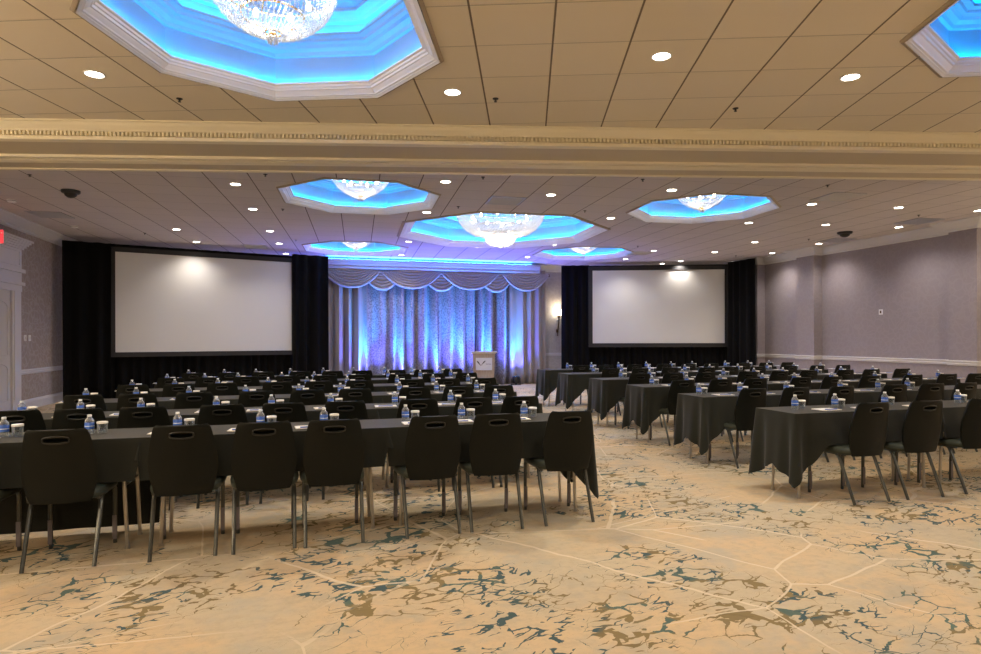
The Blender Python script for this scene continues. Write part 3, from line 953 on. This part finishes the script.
def swag(cx, half, drop, top, w, label, seed, nplt):
    """a cascade of curved pleats hung between two points"""
    def fn(a, k):
        s = a * 2 - 1
        hw = half * (.42 + .58 * k)
        sag = drop * (k ** .9) * (1 - abs(s) ** 2.1)
        ridge = .06 * abs(sin(pi * nplt * k)) ** .6 * (1 - s * s) ** .35
        u = cx + hw * s
        p = W(u, w - .015 - ridge - .05 * k * (1 - s * s) , top - sag - .03 * k * abs(s))
        return (p.x, p.y, p.z)
    b = MB(); b.grid(fn, 28, nplt * 10)
    me = solidify(b.mesh('swag', None, True, recalc=False), .004, 0)
    me.materials.clear(); me.materials.append(M['swag'])
    me.polygons.foreach_set('use_smooth', [True] * len(me.polygons))
    o = link('curtain_swag', me)
    return tag(o, label, 'curtain swag', 'swags along the top of the stage curtain')
WS = PW + .26
hz = on_w(430, 268, WS)[1]
big = [(351.5, 'leftmost'), (411.5, 'second'), (470, 'third'), (525.5, 'rightmost')]
small = [(382.6, 'first from the left'), (441.5, 'middle'), (496, 'last on the right')]
for i, (x, t) in enumerate(small):
    c = on_w(x, 280, WS)[0]
    swag(c, .62, .60, 3.37, WS + .06, 'small tucked swag of taupe satin between two wide ones, %s' % t, 20 + i, 6)
for i, (x, t) in enumerate(big):
    c = on_w(x, 280, WS)[0]
    swag(c, (.86, .93, .93, .78)[i], .56, 3.38, WS - .02, 'wide front swag of taupe satin, %s of the four' % t, 30 + i, 7)

# blue floor uplights standing at the curtain foot
def uplight(px, label, group='blue uplights at the foot of the curtain'):
    w = WC - .34
    u = on_w(px, 375, w)[0]
    p = W(u, w)
    g = thing('floor_uplight', label, 'floor uplight', (p.x, p.y, 0), TH, group)
    b = MB(); b.lathe([(.0, .06), (.10, .06), (.11, .10), (.11, .24), (.10, .26), (.09, .26), (.09, .245), (0, .245)], 20)
    b.build('housing', M['black'], g, True)
    b = MB(); b.box(-.14, -.06, .0, .14, .06, .02); b.box(-.14, -.02, .02, -.125, .02, .20); b.box(.125, -.02, .02, .14, .02, .20)
    b.build('yoke', M['black'], g)
    b = MB(); b.lathe([(.0, .06), (.04, .055), (.04, .02), (0, .02)], 12); b.build('base_plate', M['black'], g)
    b = MB(); b.disc(.085, .25, 20, up=True); b.build('lens', M['led_spot'], g)
    ld = bpy.data.lights.new('uplight_beam', 'SPOT'); ld.energy = UP_W; ld.color = (.03, .30, 1.0); ld.spot_size = rad(44); ld.spot_blend = 1.0; ld.shadow_soft_size = .04
    o = bpy.data.objects.new('uplight_beam', ld); COL.objects.link(o); o.parent = g; o.location = (0, 0.0, .27)
    o.rotation_euler = (rad(180 - 13), 0, 0)
    ld = bpy.data.lights.new('uplight_wash', 'SPOT'); ld.energy = UP_W * .26; ld.color = (.12, .13, 1.0); ld.spot_size = rad(130); ld.spot_blend = .8; ld.shadow_soft_size = .05
    o = bpy.data.objects.new('uplight_wash', ld); COL.objects.link(o); o.parent = g; o.location = (0, 0.0, .275)
    o.rotation_euler = (rad(180 + 3), 0, 0)
    return g
UPX = [(364, 'leftmost'), (401, 'second from the left'), (436, 'third from the left'), (460.5, 'fourth from the left'), (487.5, 'directly behind the podium')]
for x, t in UPX: uplight(x, 'small black floor uplight at the curtain foot, %s, throwing blue light' % t)
uplight(515.8, 'small black floor uplight in plain view right of the podium, glowing blue')

# ------------------------------------------------------------------ podium
p = W(*[on_w(483.5, 370, 17.0)[0], 17.0])
g = thing('podium', 'light wood podium with a white sign panel, in front of the curtain', 'podium', (p.x, p.y, 0), TH * .2)
b = MB(); b.add([(-.27, -.2, .05), (.27, -.2, .05), (.27, .2, .05), (-.27, .2, .05), (-.31, -.24, 1.0), (.31, -.24, 1.0), (.31, .22, 1.0), (-.31, .22, 1.0)],
                [(0, 1, 5, 4), (1, 2, 6, 5), (2, 3, 7, 6), (3, 0, 4, 7), (0, 3, 2, 1), (4, 5, 6, 7)]); b.build('body', M['wood'], g)
b = MB(); b.box(-.31, -.24, 0, .31, .24, .05); b.build('plinth', M['wood'], g)
b = MB(); b.box(-.36, -.28, 1.0, .36, .26, 1.035); b.box(-.33, -.26, .97, .33, .24, 1.0); b.build('top', M['woodtop'], g)
sg = MB(); sg.box(-.225, -.262, .52, .225, -.247, .86); sgo = sg.build('sign_panel', M['sign'], g); sgo['label'] = 'white sign panel'
b = MB()
def stroke(b_, pts, wd):
    for i in range(len(pts) - 1):
        (x0, z0), (x1, z1) = pts[i], pts[i + 1]
        dx, dz = x1 - x0, z1 - z0; L = sqrt(dx * dx + dz * dz); nx, nz = -dz / L, dx / L
        w0, w1 = wd[i] / 2, wd[i + 1] / 2
        q = [(x0 + nx * w0, z0 + nz * w0), (x1 + nx * w1, z1 + nz * w1), (x1 - nx * w1, z1 - nz * w1), (x0 - nx * w0, z0 - nz * w0)]
        b_.add([(a, -.2645, c) for a, c in q] + [(a, -.2625, c) for a, c in q], [(0, 1, 2, 3), (4, 7, 6, 5), (0, 4, 5, 1), (1, 5, 6, 2), (2, 6, 7, 3), (3, 7, 4, 0)])
stroke(b, [(-.20, .775), (-.165, .745), (-.125, .69), (-.085, .645)], [.012, .040, .022, .008])
stroke(b, [(.045, .78), (.01, .755), (-.03, .71), (-.085, .645)], [.010, .036, .020, .008])
b.build('wing_emblem', M['ink'], sgo)
b = MB()
for k in range(7):
    x0 = .055 + k * .021
    stroke(b, [(x0, .675), (x0, .70)], [.004, .004]); stroke(b, [(x0, .70), (x0 + .012, .70 if k % 2 else .675)], [.004, .004]); stroke(b, [(x0 + .012, .675), (x0 + .012, .70)], [.004, .004])
b.build('lettering', M['grilledark'], sgo)

# ------------------------------------------------------------------ wall sconces
def sconce(loc, rz, label, power):
    g = thing('wall_sconce', label, 'wall sconce', loc, rz, 'torch shaped wall sconces')
    b = MB(); b.lathe([(.03, -.09), (.06, -.07), (.09, .02), (.10, .08), (.095, .08), (.08, .03), (.03, -.06)], 20, c=(0, -.17, 0)); b.build('glass_shade', M['glassshade'], g, True)
    b = MB(); b.lathe([(.0, -.17), (.045, -.15), (.06, -.11), (.04, -.085), (.03, -.08)], 16, c=(0, -.17, 0))
    b.tube([(0, -.17, -.16), (.0, -.15, -.3), (.0, -.10, -.5), (0, -.05, -.68)], [.028, .02, .018, .012], 10); b.build('stem', M['bronze'], g, True)
    b = MB(); b.lathe([(.0, .02), (.03, 0), (0, -.03)], 12, c=(0, -.05, -.70)); b.box(-.03, -.05, -.62, .03, 0, -.52); b.tube([(0, -.13, -.25), (0, 0, -.25)], .012, 8); b.build('wall_mount', M['bronze'], g)
    point_light('sconce_glow', (0, -.17, .14), power, (1, .80, .55), .05, g)
u, h = on_w(557, 313, WB)
sconce(W(u, WB, h), TH, 'lit torch shaped wall sconce with a frosted glass cup, beside the black drape', 1.6)
# same fittings added out of view on the side walls, brightening the near ceiling
for i_, w_ in enumerate((-2.0, 1.5, 5.0)):
    sconce(W(UL, w_, 2.15), TH + pi / 2, 'added torch shaped sconce on the left wall, out of view, %s from the front' % ORDS[i_], SCONCE_W)
    sconce(W(UR, w_, 2.15), TH - pi / 2, 'added torch shaped sconce on the right wall, out of view, %s from the front' % ORDS[i_], SCONCE_W)

# wall plates
def plate(wu, h, u, sgn, label, n=1):
    g = thing('wall_plate', label, 'wall plate', W(u, wu, h), TH)
    b = MB(); b.box(-.008 if sgn < 0 else 0, -.05 * n, -.06, 0 if sgn < 0 else .008, .05 * n, .06); b.build('cover', M['plate'], g)
    b = MB(); x = -.014 if sgn < 0 else .008; b.box(x, -.018, -.03, x + .006, .018, .03); b.build('insert', M['bronze'] if sgn < 0 else M['door'], g)
ww, hh = on_u(881, 312, UR); plate(ww, hh, UR, -1, 'small pale outlet plate high on the right wall')
ww, hh = on_u(25, 338, UL); plate(ww, hh, UL, 1, 'white switch plate beside the door casing, the one nearer the door')
ww, hh = on_u(29.5, 338, UL); plate(ww, hh, UL, 1, 'white switch plate farther from the door casing')

# exit sign above the left door
ww, hh = on_u(-15, 239, UL)
g = thing('exit_sign', 'red exit sign above the left door, cut off by the edge of the view', 'exit sign', W(UL + .30, ww - .55, hh - .02), TH + rad(8))
b = MB(); b.box(-.18, -.02, -.11, .18, .02, .11); b.build('panel', M['exitred'], g)
cu = bpy.data.curves.new('exit_text', 'FONT'); cu.body = 'EXIT'; cu.size = .17; cu.extrude = .002; cu.align_x = 'CENTER'; cu.align_y = 'CENTER'
to = bpy.data.objects.new('tmp', cu); COL.objects.link(to)
tm = bpy.data.meshes.new_from_object(to.evaluated_get(bpy.context.evaluated_depsgraph_get())); bpy.data.objects.remove(to)
tm.materials.clear(); tm.materials.append(M['plate'])
o = link('lettering', tm, g); o.rotation_euler = (rad(90), 0, 0); o.location = (0, -.023, 0)
b = MB(); b.tube([(-.12, 0, .11), (-.12, 0, .30)], .008, 6); b.box(-.30, -.03, .28, -.05, .03, .31); b.build('bracket', M['bronze'], g)

# ------------------------------------------------------------------ chairs
def make_chair():
    g = thing('stacking_chair', '', 'chair', (0, 0, 0), 0, 'black stacking chairs at the tables')
    # back shell: y towards the table is +, the sitter faces +y
    zt = [(.395, 0.157), (.43, 0.171), (.50, 0.188), (.575, 0.200), (.65, 0.196), (.72, 0.185), (.78, 0.174), (.815, 0.166), (.835, 0.158), (.845, 0.142)]
    def half(z):
        for i in range(len(zt) - 1):
            if z <= zt[i + 1][0]:
                t = (z - zt[i][0]) / (zt[i + 1][0] - zt[i][0]); return zt[i][1] + (zt[i + 1][1] - zt[i][1]) * t
        return zt[-1][1]
    def cy(z):
        t = (z - .395) / .45
        return -.275 - .07 * t + .012 * sin(pi * t)
    NXb, zs = 20, [.395, .43, .47, .50, .54, .575, .61, .65, .69, .72, .745, .76, .772, .784, .796, .808, .82, .832, .84, .845]
    hc, hw, hh_ = .784, .062, .014
    bm = bmesh.new(); V = []
    for z in zs:
        row = []
        for i in range(NXb + 1):
            s = i / NXb * 2 - 1
            row.append(bm.verts.new((s * half(z), cy(z) + .035 * s * s, z)))
        V.append(row)
    for j in range(len(zs) - 1):
        for i in range(NXb):
            q = [V[j][i], V[j][i + 1], V[j + 1][i + 1], V[j + 1][i]]
            c = sum((v.co for v in q), Vector()) / 4
            if abs(c.x) < hw and abs(c.z - hc) < hh_ * 1.1: continue
            bm.faces.new(q)
    # round the ends of the hand slot
    for row in V:
        for v in row:
            if abs(v.co.z - hc) < hh_ * 1.4 and hw - .02 < abs(v.co.x) < hw + .012 and any(e.is_boundary for e in v.link_edges):
                k = (v.co.z - hc) / (hh_ * 1.6)
                v.co.x = math.copysign(hw - .012 + .014 * sqrt(max(0, 1 - k * k)), v.co.x)
    me = bpy.data.meshes.new('backrest'); bm.to_mesh(me); bm.free()
    bk = solidify(me, .024, 0, .006)
    bk.materials.clear(); bk.materials.append(M['backp'])
    bk.polygons.foreach_set('use_smooth', [True] * len(bk.polygons)); bk.set_sharp_from_angle(angle=rad(50))
    bo = link('backrest', bk, g)
    # oval rim of the hand slot
    b = MB(); pts = []
    for k in range(25):
        t = 2 * pi * k / 24
        x = .056 * max(-1, min(1, 1.25 * cos(t))) + .012 * cos(t); z = hc + .021 * sin(t)
        s = x / half(z)
        pts.append((x, cy(z) + .035 * s * s - .013, z))
    b.tube(pts, .0055, 6, cap=False)
    b.build('handle_rim', M['rim'], bo, 'all')
    # cushion on the sitter's side of the shell
    b = MB()
    def pad(a, k):
        z = .43 + .41 * k; s_ = a * 2 - 1
        return (s_ * half(z) * .95, cy(z) + .035 * s_ * s_ + .016 + .018 * (1 - s_ ** 4) * (sin(pi * min(1, k * 1.02)) ** .5 if k < .98 else 0), z)
    b.grid(pad, 12, 12)
    b.build('back_cushion', M['backp'], g, 'all')
    # seat: a rounded pad
    b = MB()
    def loop(z, k, n=32):
        r = []
        for i in range(n):
            t = 2 * pi * i / n
            c_, s_ = cos(t), sin(t)
            x = math.copysign(abs(c_) ** .45, c_) * .225 * k
            y = math.copysign(abs(s_) ** .45, s_) * .255 * k - .02
            r.append((x * (1 - .10 * max(0, -(y) / .2) * .6), y, z - (.012 if y > .2 else 0)))
        return r
    L_ = [(.398, .80), (.401, .93), (.410, .985), (.428, 1.0), (.446, .985), (.457, .93), (.461, .80), (.459, .40)]
    for i, (z, k) in enumerate(L_):
        b.v += loop(z, k)
    for i in range(len(L_) - 1):
        for k in range(32): b.f.append((i * 32 + k, i * 32 + (k + 1) % 32, (i + 1) * 32 + (k + 1) % 32, (i + 1) * 32 + k))
    b.f.append(tuple(range(32))[::-1]); b.f.append(tuple(7 * 32 + k for k in range(32)))
    b.build('seat', M['seat'], g, 'all')
    b = MB(); b.box(-.17, -.20, .395, .17, .18, .414)
    b.tube([(-.185, -.20, .40), (-.185, .19, .40)], .013, 6); b.tube([(.185, -.20, .40), (.185, .19, .40)], .013, 6)
    b.tube([(-.12, -.19, .405), (-.115, -.235, .41), (-.115, -.252, .44)], .012, 6); b.tube([(.12, -.19, .405), (.115, -.235, .41), (.115, -.252, .44)], .012, 6)
    b.tube([(-.185, -.15, .40), (.185, -.15, .40)], .012, 6)
    b.build('seat_frame', M['leg'], g, True)
    for s in (-1, 1):
        b = MB(); b.tube([(s * .180, -.06, .405), (s * .184, -.105, .402), (s * .187, -.135, .385), (s * .189, -.155, .35), (s * .188, -.300, .0)], [.013, .014, .0145, .014, .0125], 8)
        lg = b.build('leg', M['leg'], g, True)
        b = MB(); b.tube([(s * .185, .12, .405), (s * .187, .150, .40), (s * .189, .166, .375), (s * .19, .17, .34), (s * .188, .178, .0)], [.013, .014, .0145, .014, .013], 8)
        lg = b.build('leg', M['leg'], g, True)
        b = MB(); b.box(s * .188 - .013, .158, .03, s * .188 + .013, .164, .19)
        sl = b.build('leg_sleeve', M['sleeve'], lg); sl['label'] = 'grey leg sleeve'
    return g
CH0 = make_chair(); CH_USED = [False]
def put_chair(u, w, dr, label):
    p = W(u, w); rz = TH + dr
    if not CH_USED[0]:
        CH_USED[0] = True; place(CH0, p, rz); CH0['label'] = label; return CH0
    return dup(CH0, p, rz, label)

# ------------------------------------------------------------------ tables and cloths
TD, TW, TZ = .46, 1.58, .735
def make_table(width=TW):
    g = thing('folding_table', '', 'table', (0, 0, 0), 0, 'narrow folding tables under black cloths')
    b = MB(); b.box(-width / 2, 0, TZ - .025, width / 2, TD, TZ); b.build('tabletop', M['tabletop'], g)
    for sx in (-1, 1):
        for y in (.07, TD - .07):
            b = MB(); x = sx * (width / 2 - .09)
            b.tube([(x - sx * .03, y, TZ - .025), (x, y, .02)], .0125, 8); b.lathe([(.012, .02), (.016, .018), (.016, 0), (0, 0)], 10, c=(x, y, 0))
            b.build('leg', M['steel'], g, True)
    b = MB()
    for sx in (-1, 1): b.tube([(sx * (width / 2 - .105), .07, .42), (sx * (width / 2 - .105), TD - .07, .42)], .009, 6)
    b.build('crossbar', M['steel'], g)
    return g

def make_cloth(endl, endr, seed, backdrop=.275, front=.272):
    rnd = random.Random(seed)
    w2 = TW / 2 + .008; y0, y1 = -.008, TD + .008; z = TZ + .006
    # perimeter samples: (point, outward normal, base drop, distance to a hanging corner)
    per = []
    def side(pa, pb, nrm, drop, ca, cb, n):
        L = sqrt((pb[0] - pa[0]) ** 2 + (pb[1] - pa[1]) ** 2)
        for i in range(n):
            t = i / n
            d = min(t * L + .05 if ca else 9, (1 - t) * L + .05 if cb else 9)
            per.append(((pa[0] + (pb[0] - pa[0]) * t, pa[1] + (pb[1] - pa[1]) * t), nrm, drop, d))
    def corner(p, a0, a1, drop, hang):
        for i in range(5):
            t = a0 + (a1 - a0) * i / 5
            per.append((p, (cos(t), sin(t)), drop, abs(i - 2) * .02 if hang else 9))
    el, er = (.43 if endl else .012), (.43 if endr else .012)
    side((-w2, y0), (w2, y0), (0, -1), front, endl, endr, 56)
    corner((w2, y0), -pi / 2, 0, (front + er) / 2, endr)
    side((w2, y0), (w2, y1), (1, 0), er, endr, endr, 22)
    corner((w2, y1), 0, pi / 2, (backdrop + er) / 2, endr)
    side((w2, y1), (-w2, y1), (0, 1), backdrop, endr, endl, 56)
    corner((-w2, y1), pi / 2, pi, (backdrop + el) / 2, endl)
    side((-w2, y1), (-w2, y0), (-1, 0), el, endl, endl, 22)
    corner((-w2, y0), pi, 1.5 * pi, (front + el) / 2, endl)
    n = len(per); K = 12
    ph = [rnd.uniform(0, 6.28) for _ in range(4)]
    b = MB()
    for j in range(K + 1):
        k = j / K
        for i, (p, nr, drop, d) in enumerate(per):
            tip = .62 if drop > .05 else drop
            near = max(0, 1 - d / .34) if d < 9 else 0
            dr = drop + (tip - drop) * near
            s = i / n * 2 * pi
            wav = .007 * k * (sin(s * 9 + ph[0]) + .6 * sin(s * 17 + ph[1])) if drop > .05 else 0
            out = (.012 + .03 * k * (1 - near) + .055 * k * near + wav) if drop > .05 else .002
            # a deep gathered fold on each side of a hanging corner
            if d < 9 and drop > .05:
                out -= .075 * k * math.exp(-((d - .13) / .045) ** 2)
                out = max(.006, out)
            b.v.append((p[0] + nr[0] * out, p[1] + nr[1] * out, z - dr * k - (.0 if j else 0)))
    for j in range(K):
        for i in range(n):
            i2 = (i + 1) % n
            b.f.append((j * n + i, j * n + i2, (j + 1) * n + i2, (j + 1) * n + i))
    b.f.append(tuple(range(n)))
    me = b.mesh('tablecloth', None, True, recalc=True)
    me2 = solidify(me, .003, 1)
    me2.materials.clear(); me2.materials.append(M['cloth'])
    me2.polygons.foreach_set('use_smooth', [True] * len(me2.polygons)); me2.set_sharp_from_angle(angle=rad(60))
    return me2

# ------------------------------------------------------------------ bottle, tumbler, notepad
def make_bottle():
    g = thing('water_bottle', '', 'water bottle', (0, 0, 0), 0, 'small water bottles on the tables')
    b = MB(); b.lathe([(.0, .002), (.024, .0), (.028, .006), (.028, .03), (.0265, .034), (.028, .038), (.028, .083), (.026, .092), (.016, .106), (.0115, .112), (.0115, .117), (0, .117)], 16); b.build('body', M['pet'], g, True)
    b = MB(); b.lathe([(.0284, .034), (.0288, .035), (.0288, .076), (.0284, .077)], 16); lb = b.build('label', M['label'], g, True); lb['label'] = 'blue paper label'
    b = MB(); b.lathe([(.0286, .050), (.0291, .051), (.0291, .055), (.0286, .056)], 16); b.build('label_stripe', M['labelw'], lb, True)
    b = MB(); b.lathe([(.0, .129), (.0125, .129), (.0135, .127), (.0135, .115), (.0, .115)], 14); b.build('cap', M['cap'], g, True)
    return g
def make_tumbler():
    g = thing('glass_tumbler', '', 'glass', (0, 0, 0), 0, 'covered glass tumblers beside the bottles')
    b = MB(); b.lathe([(.0, .003), (.026, .001), (.030, .010), (.032, .05), (.033, .074), (.031, .074), (.030, .05), (.027, .014), (.0, .010)], 16); b.build('glass_body', M['glass'], g, True)
    b = MB(); b.lathe([(.0, .079), (.033, .079), (.0345, .077), (.0345, .066), (.0338, .066), (.0338, .075), (.0, .075)], 16); c = b.build('paper_cap', M['paper'], g, True); c['label'] = 'white paper cap'
    return g
def make_pad():
    g = thing('notepad', '', 'notepad', (0, 0, 0), 0, 'white notepads on the tables')
    b = MB(); b.box(-.07, -.10, 0, .07, .10, .006); b.build('paper_sheets', M['paper'], g)
    b = MB(); b.tube([(-.055, -.06, .011), (-.05, .07, .011)], .0045, 6); b.build('clip_pen', M['pen'], g)
    return g
protos = {'b': make_bottle(), 'g': make_tumbler(), 'p': make_pad()}
used = {k: False for k in protos}
def put(k, u, w, z, rz, label):
    p = W(u, w, z)
    if not used[k]:
        used[k] = True; place(protos[k], p, rz); protos[k]['label'] = label; return
    dup(protos[k], p, rz, label)
TABLE0 = make_table(); tused = [False]
cloth_cache = {}
ROW = ['front row', 'second row', 'third row', 'fourth row', 'fifth row', 'back row']

L_U = [[-2.02, -1.46, -.78, -.30, .15, .82, 1.31, 1.86], [-2.16, -1.73, -1.28, -.70, -.20, .30, .94, 1.44, 1.91],
       [-2.10, -1.63, -1.14, -.53, -.02, .48, 1.12, 1.61, 2.10], [-2.01, -1.52, -1.04, -.40, .10, .63, 1.29, 1.79, 2.30],
       [-1.87, -1.39, -.89, -.30, .22, .73, 1.35, 1.88, 2.40], [-1.80, -1.26, -.74, -.17, .37, .86, 1.43, 1.94, 2.45]]
R_U = [[4.50, 5.10, 5.77], [4.54, 5.11, 5.72, 6.49, 7.06, 7.57], [4.64, 5.21, 5.77, 6.49, 7.02, 7.69, 8.49, 9.16, 9.74],
       [4.88, 5.45, 6.03, 6.83, 7.42, 8.02, 8.78, 9.34, 10.02], [5.18, 5.75, 6.37, 7.16, 7.68, 8.30, 9.02, 9.67, 10.33],
       [5.29, 5.84, 6.47, 7.18, 7.76, 8.34, 9.15, 9.75, 10.31]]
L_W = [4.30, 5.56, 6.93, 8.34, 9.70, 10.98]
R_W = [4.13, 5.66, 7.12, 8.62, 10.20, 11.72]
R_END = [3.96, 4.12, 4.24, 4.38, 4.48, 4.62]
rnd = random.Random(5)
for side, UU, WW in (('left', L_U, L_W), ('right', R_U, R_W)):
    for k in range(6):
        w = WW[k]; us = UU[k]
        N_ = len(us)
        for i, u in enumerate(us):
            j = (N_ - 1 - i) if side == 'left' else i
            put_chair(u, w + .345, rnd.uniform(-.05, .05), 'black stacking chair in %s of %s block, %s from the centre aisle' % (ROW[k], side, ORD[j]))
        # tables
        wt = w + .29
        if side == 'left':
            r_end = us[-1] + .27
            cs = [r_end - TW / 2 - n_ * (TW + .02) for n_ in range(3)]
        else:
            l_end = R_END[k]
            span = (us[-1] + .30 - l_end) / 3 if k >= 2 else TW
            cs = [l_end + TW / 2 + n_ * max(TW + .01, span) for n_ in range(3 if k > 1 else (2 if k == 0 else 3))]
        for n_, c in enumerate(cs):
            first = n_ == 0; last = n_ == len(cs) - 1
            name3 = ['beside the centre aisle', 'middle of its row', 'wall end of its row'][n_]
            if side == 'left': el, er = (last and k > 0), first
            else: el, er = first, (last and k > 1)
            p = W(c, wt)
            lab = 'clothed folding table, %s of %s block, %s' % (ROW[k], side, name3)
            if not tused[0]:
                tused[0] = True; place(TABLE0, p, TH); TABLE0['label'] = lab
            else: dup(TABLE0, p, TH, lab)
            long = side == 'left' and k == 0 and n_ == 2
            key = (el, er, (k + n_) % 2, long)
            if key not in cloth_cache: cloth_cache[key] = make_cloth(el, er, hash(key) % 97, .70 if long else .275)
            o = link('tablecloth', cloth_cache[key]); place(o, p, TH)
            tag(o, 'black tablecloth, %s of %s block, %s' % (ROW[k], side, name3), 'tablecloth', 'black cloths on the narrow tables')
        # place settings
        zt = TZ + .0125
        settings = us + [6.08] if (side == 'right' and k == 0) else us
        for i, u in enumerate(settings):
            j = (N_ - 1 - i) if side == 'left' else i
            where = 'in %s, %s block, %s setting from aisle' % (ROW[k], side, ORD[j])
            if side == 'left': su = u - .13 if k else [-1.95, -1.45, -.87, -.36, .07, .72, 1.17, 1.67][i]
            else: su = u - max(.12, .45 - .13 * k)
            su += rnd.uniform(-.03, .03)
            if side == 'right' and k == 0: su = [4.17, 4.60, 5.20, 6.08][i]
            if side == 'right': su = max(su, cs[0] - TW / 2 + .1)
            sw = wt + TD * .52 + rnd.uniform(-.02, .02)
            put('b', su, sw, zt, TH + rnd.uniform(0, 3), 'water bottle ' + where)
            put('g', su + .075, sw + .005, zt, 0, 'capped glass tumbler ' + where)
            pu = su + (.02 if side == 'left' else .23)
            if side == 'left': pu = su + rnd.choice((-.10, -.05, .06))
            put('p', pu, wt + .125, zt, TH + rad(90) + rnd.uniform(-.12, .12), 'white notepad ' + where)
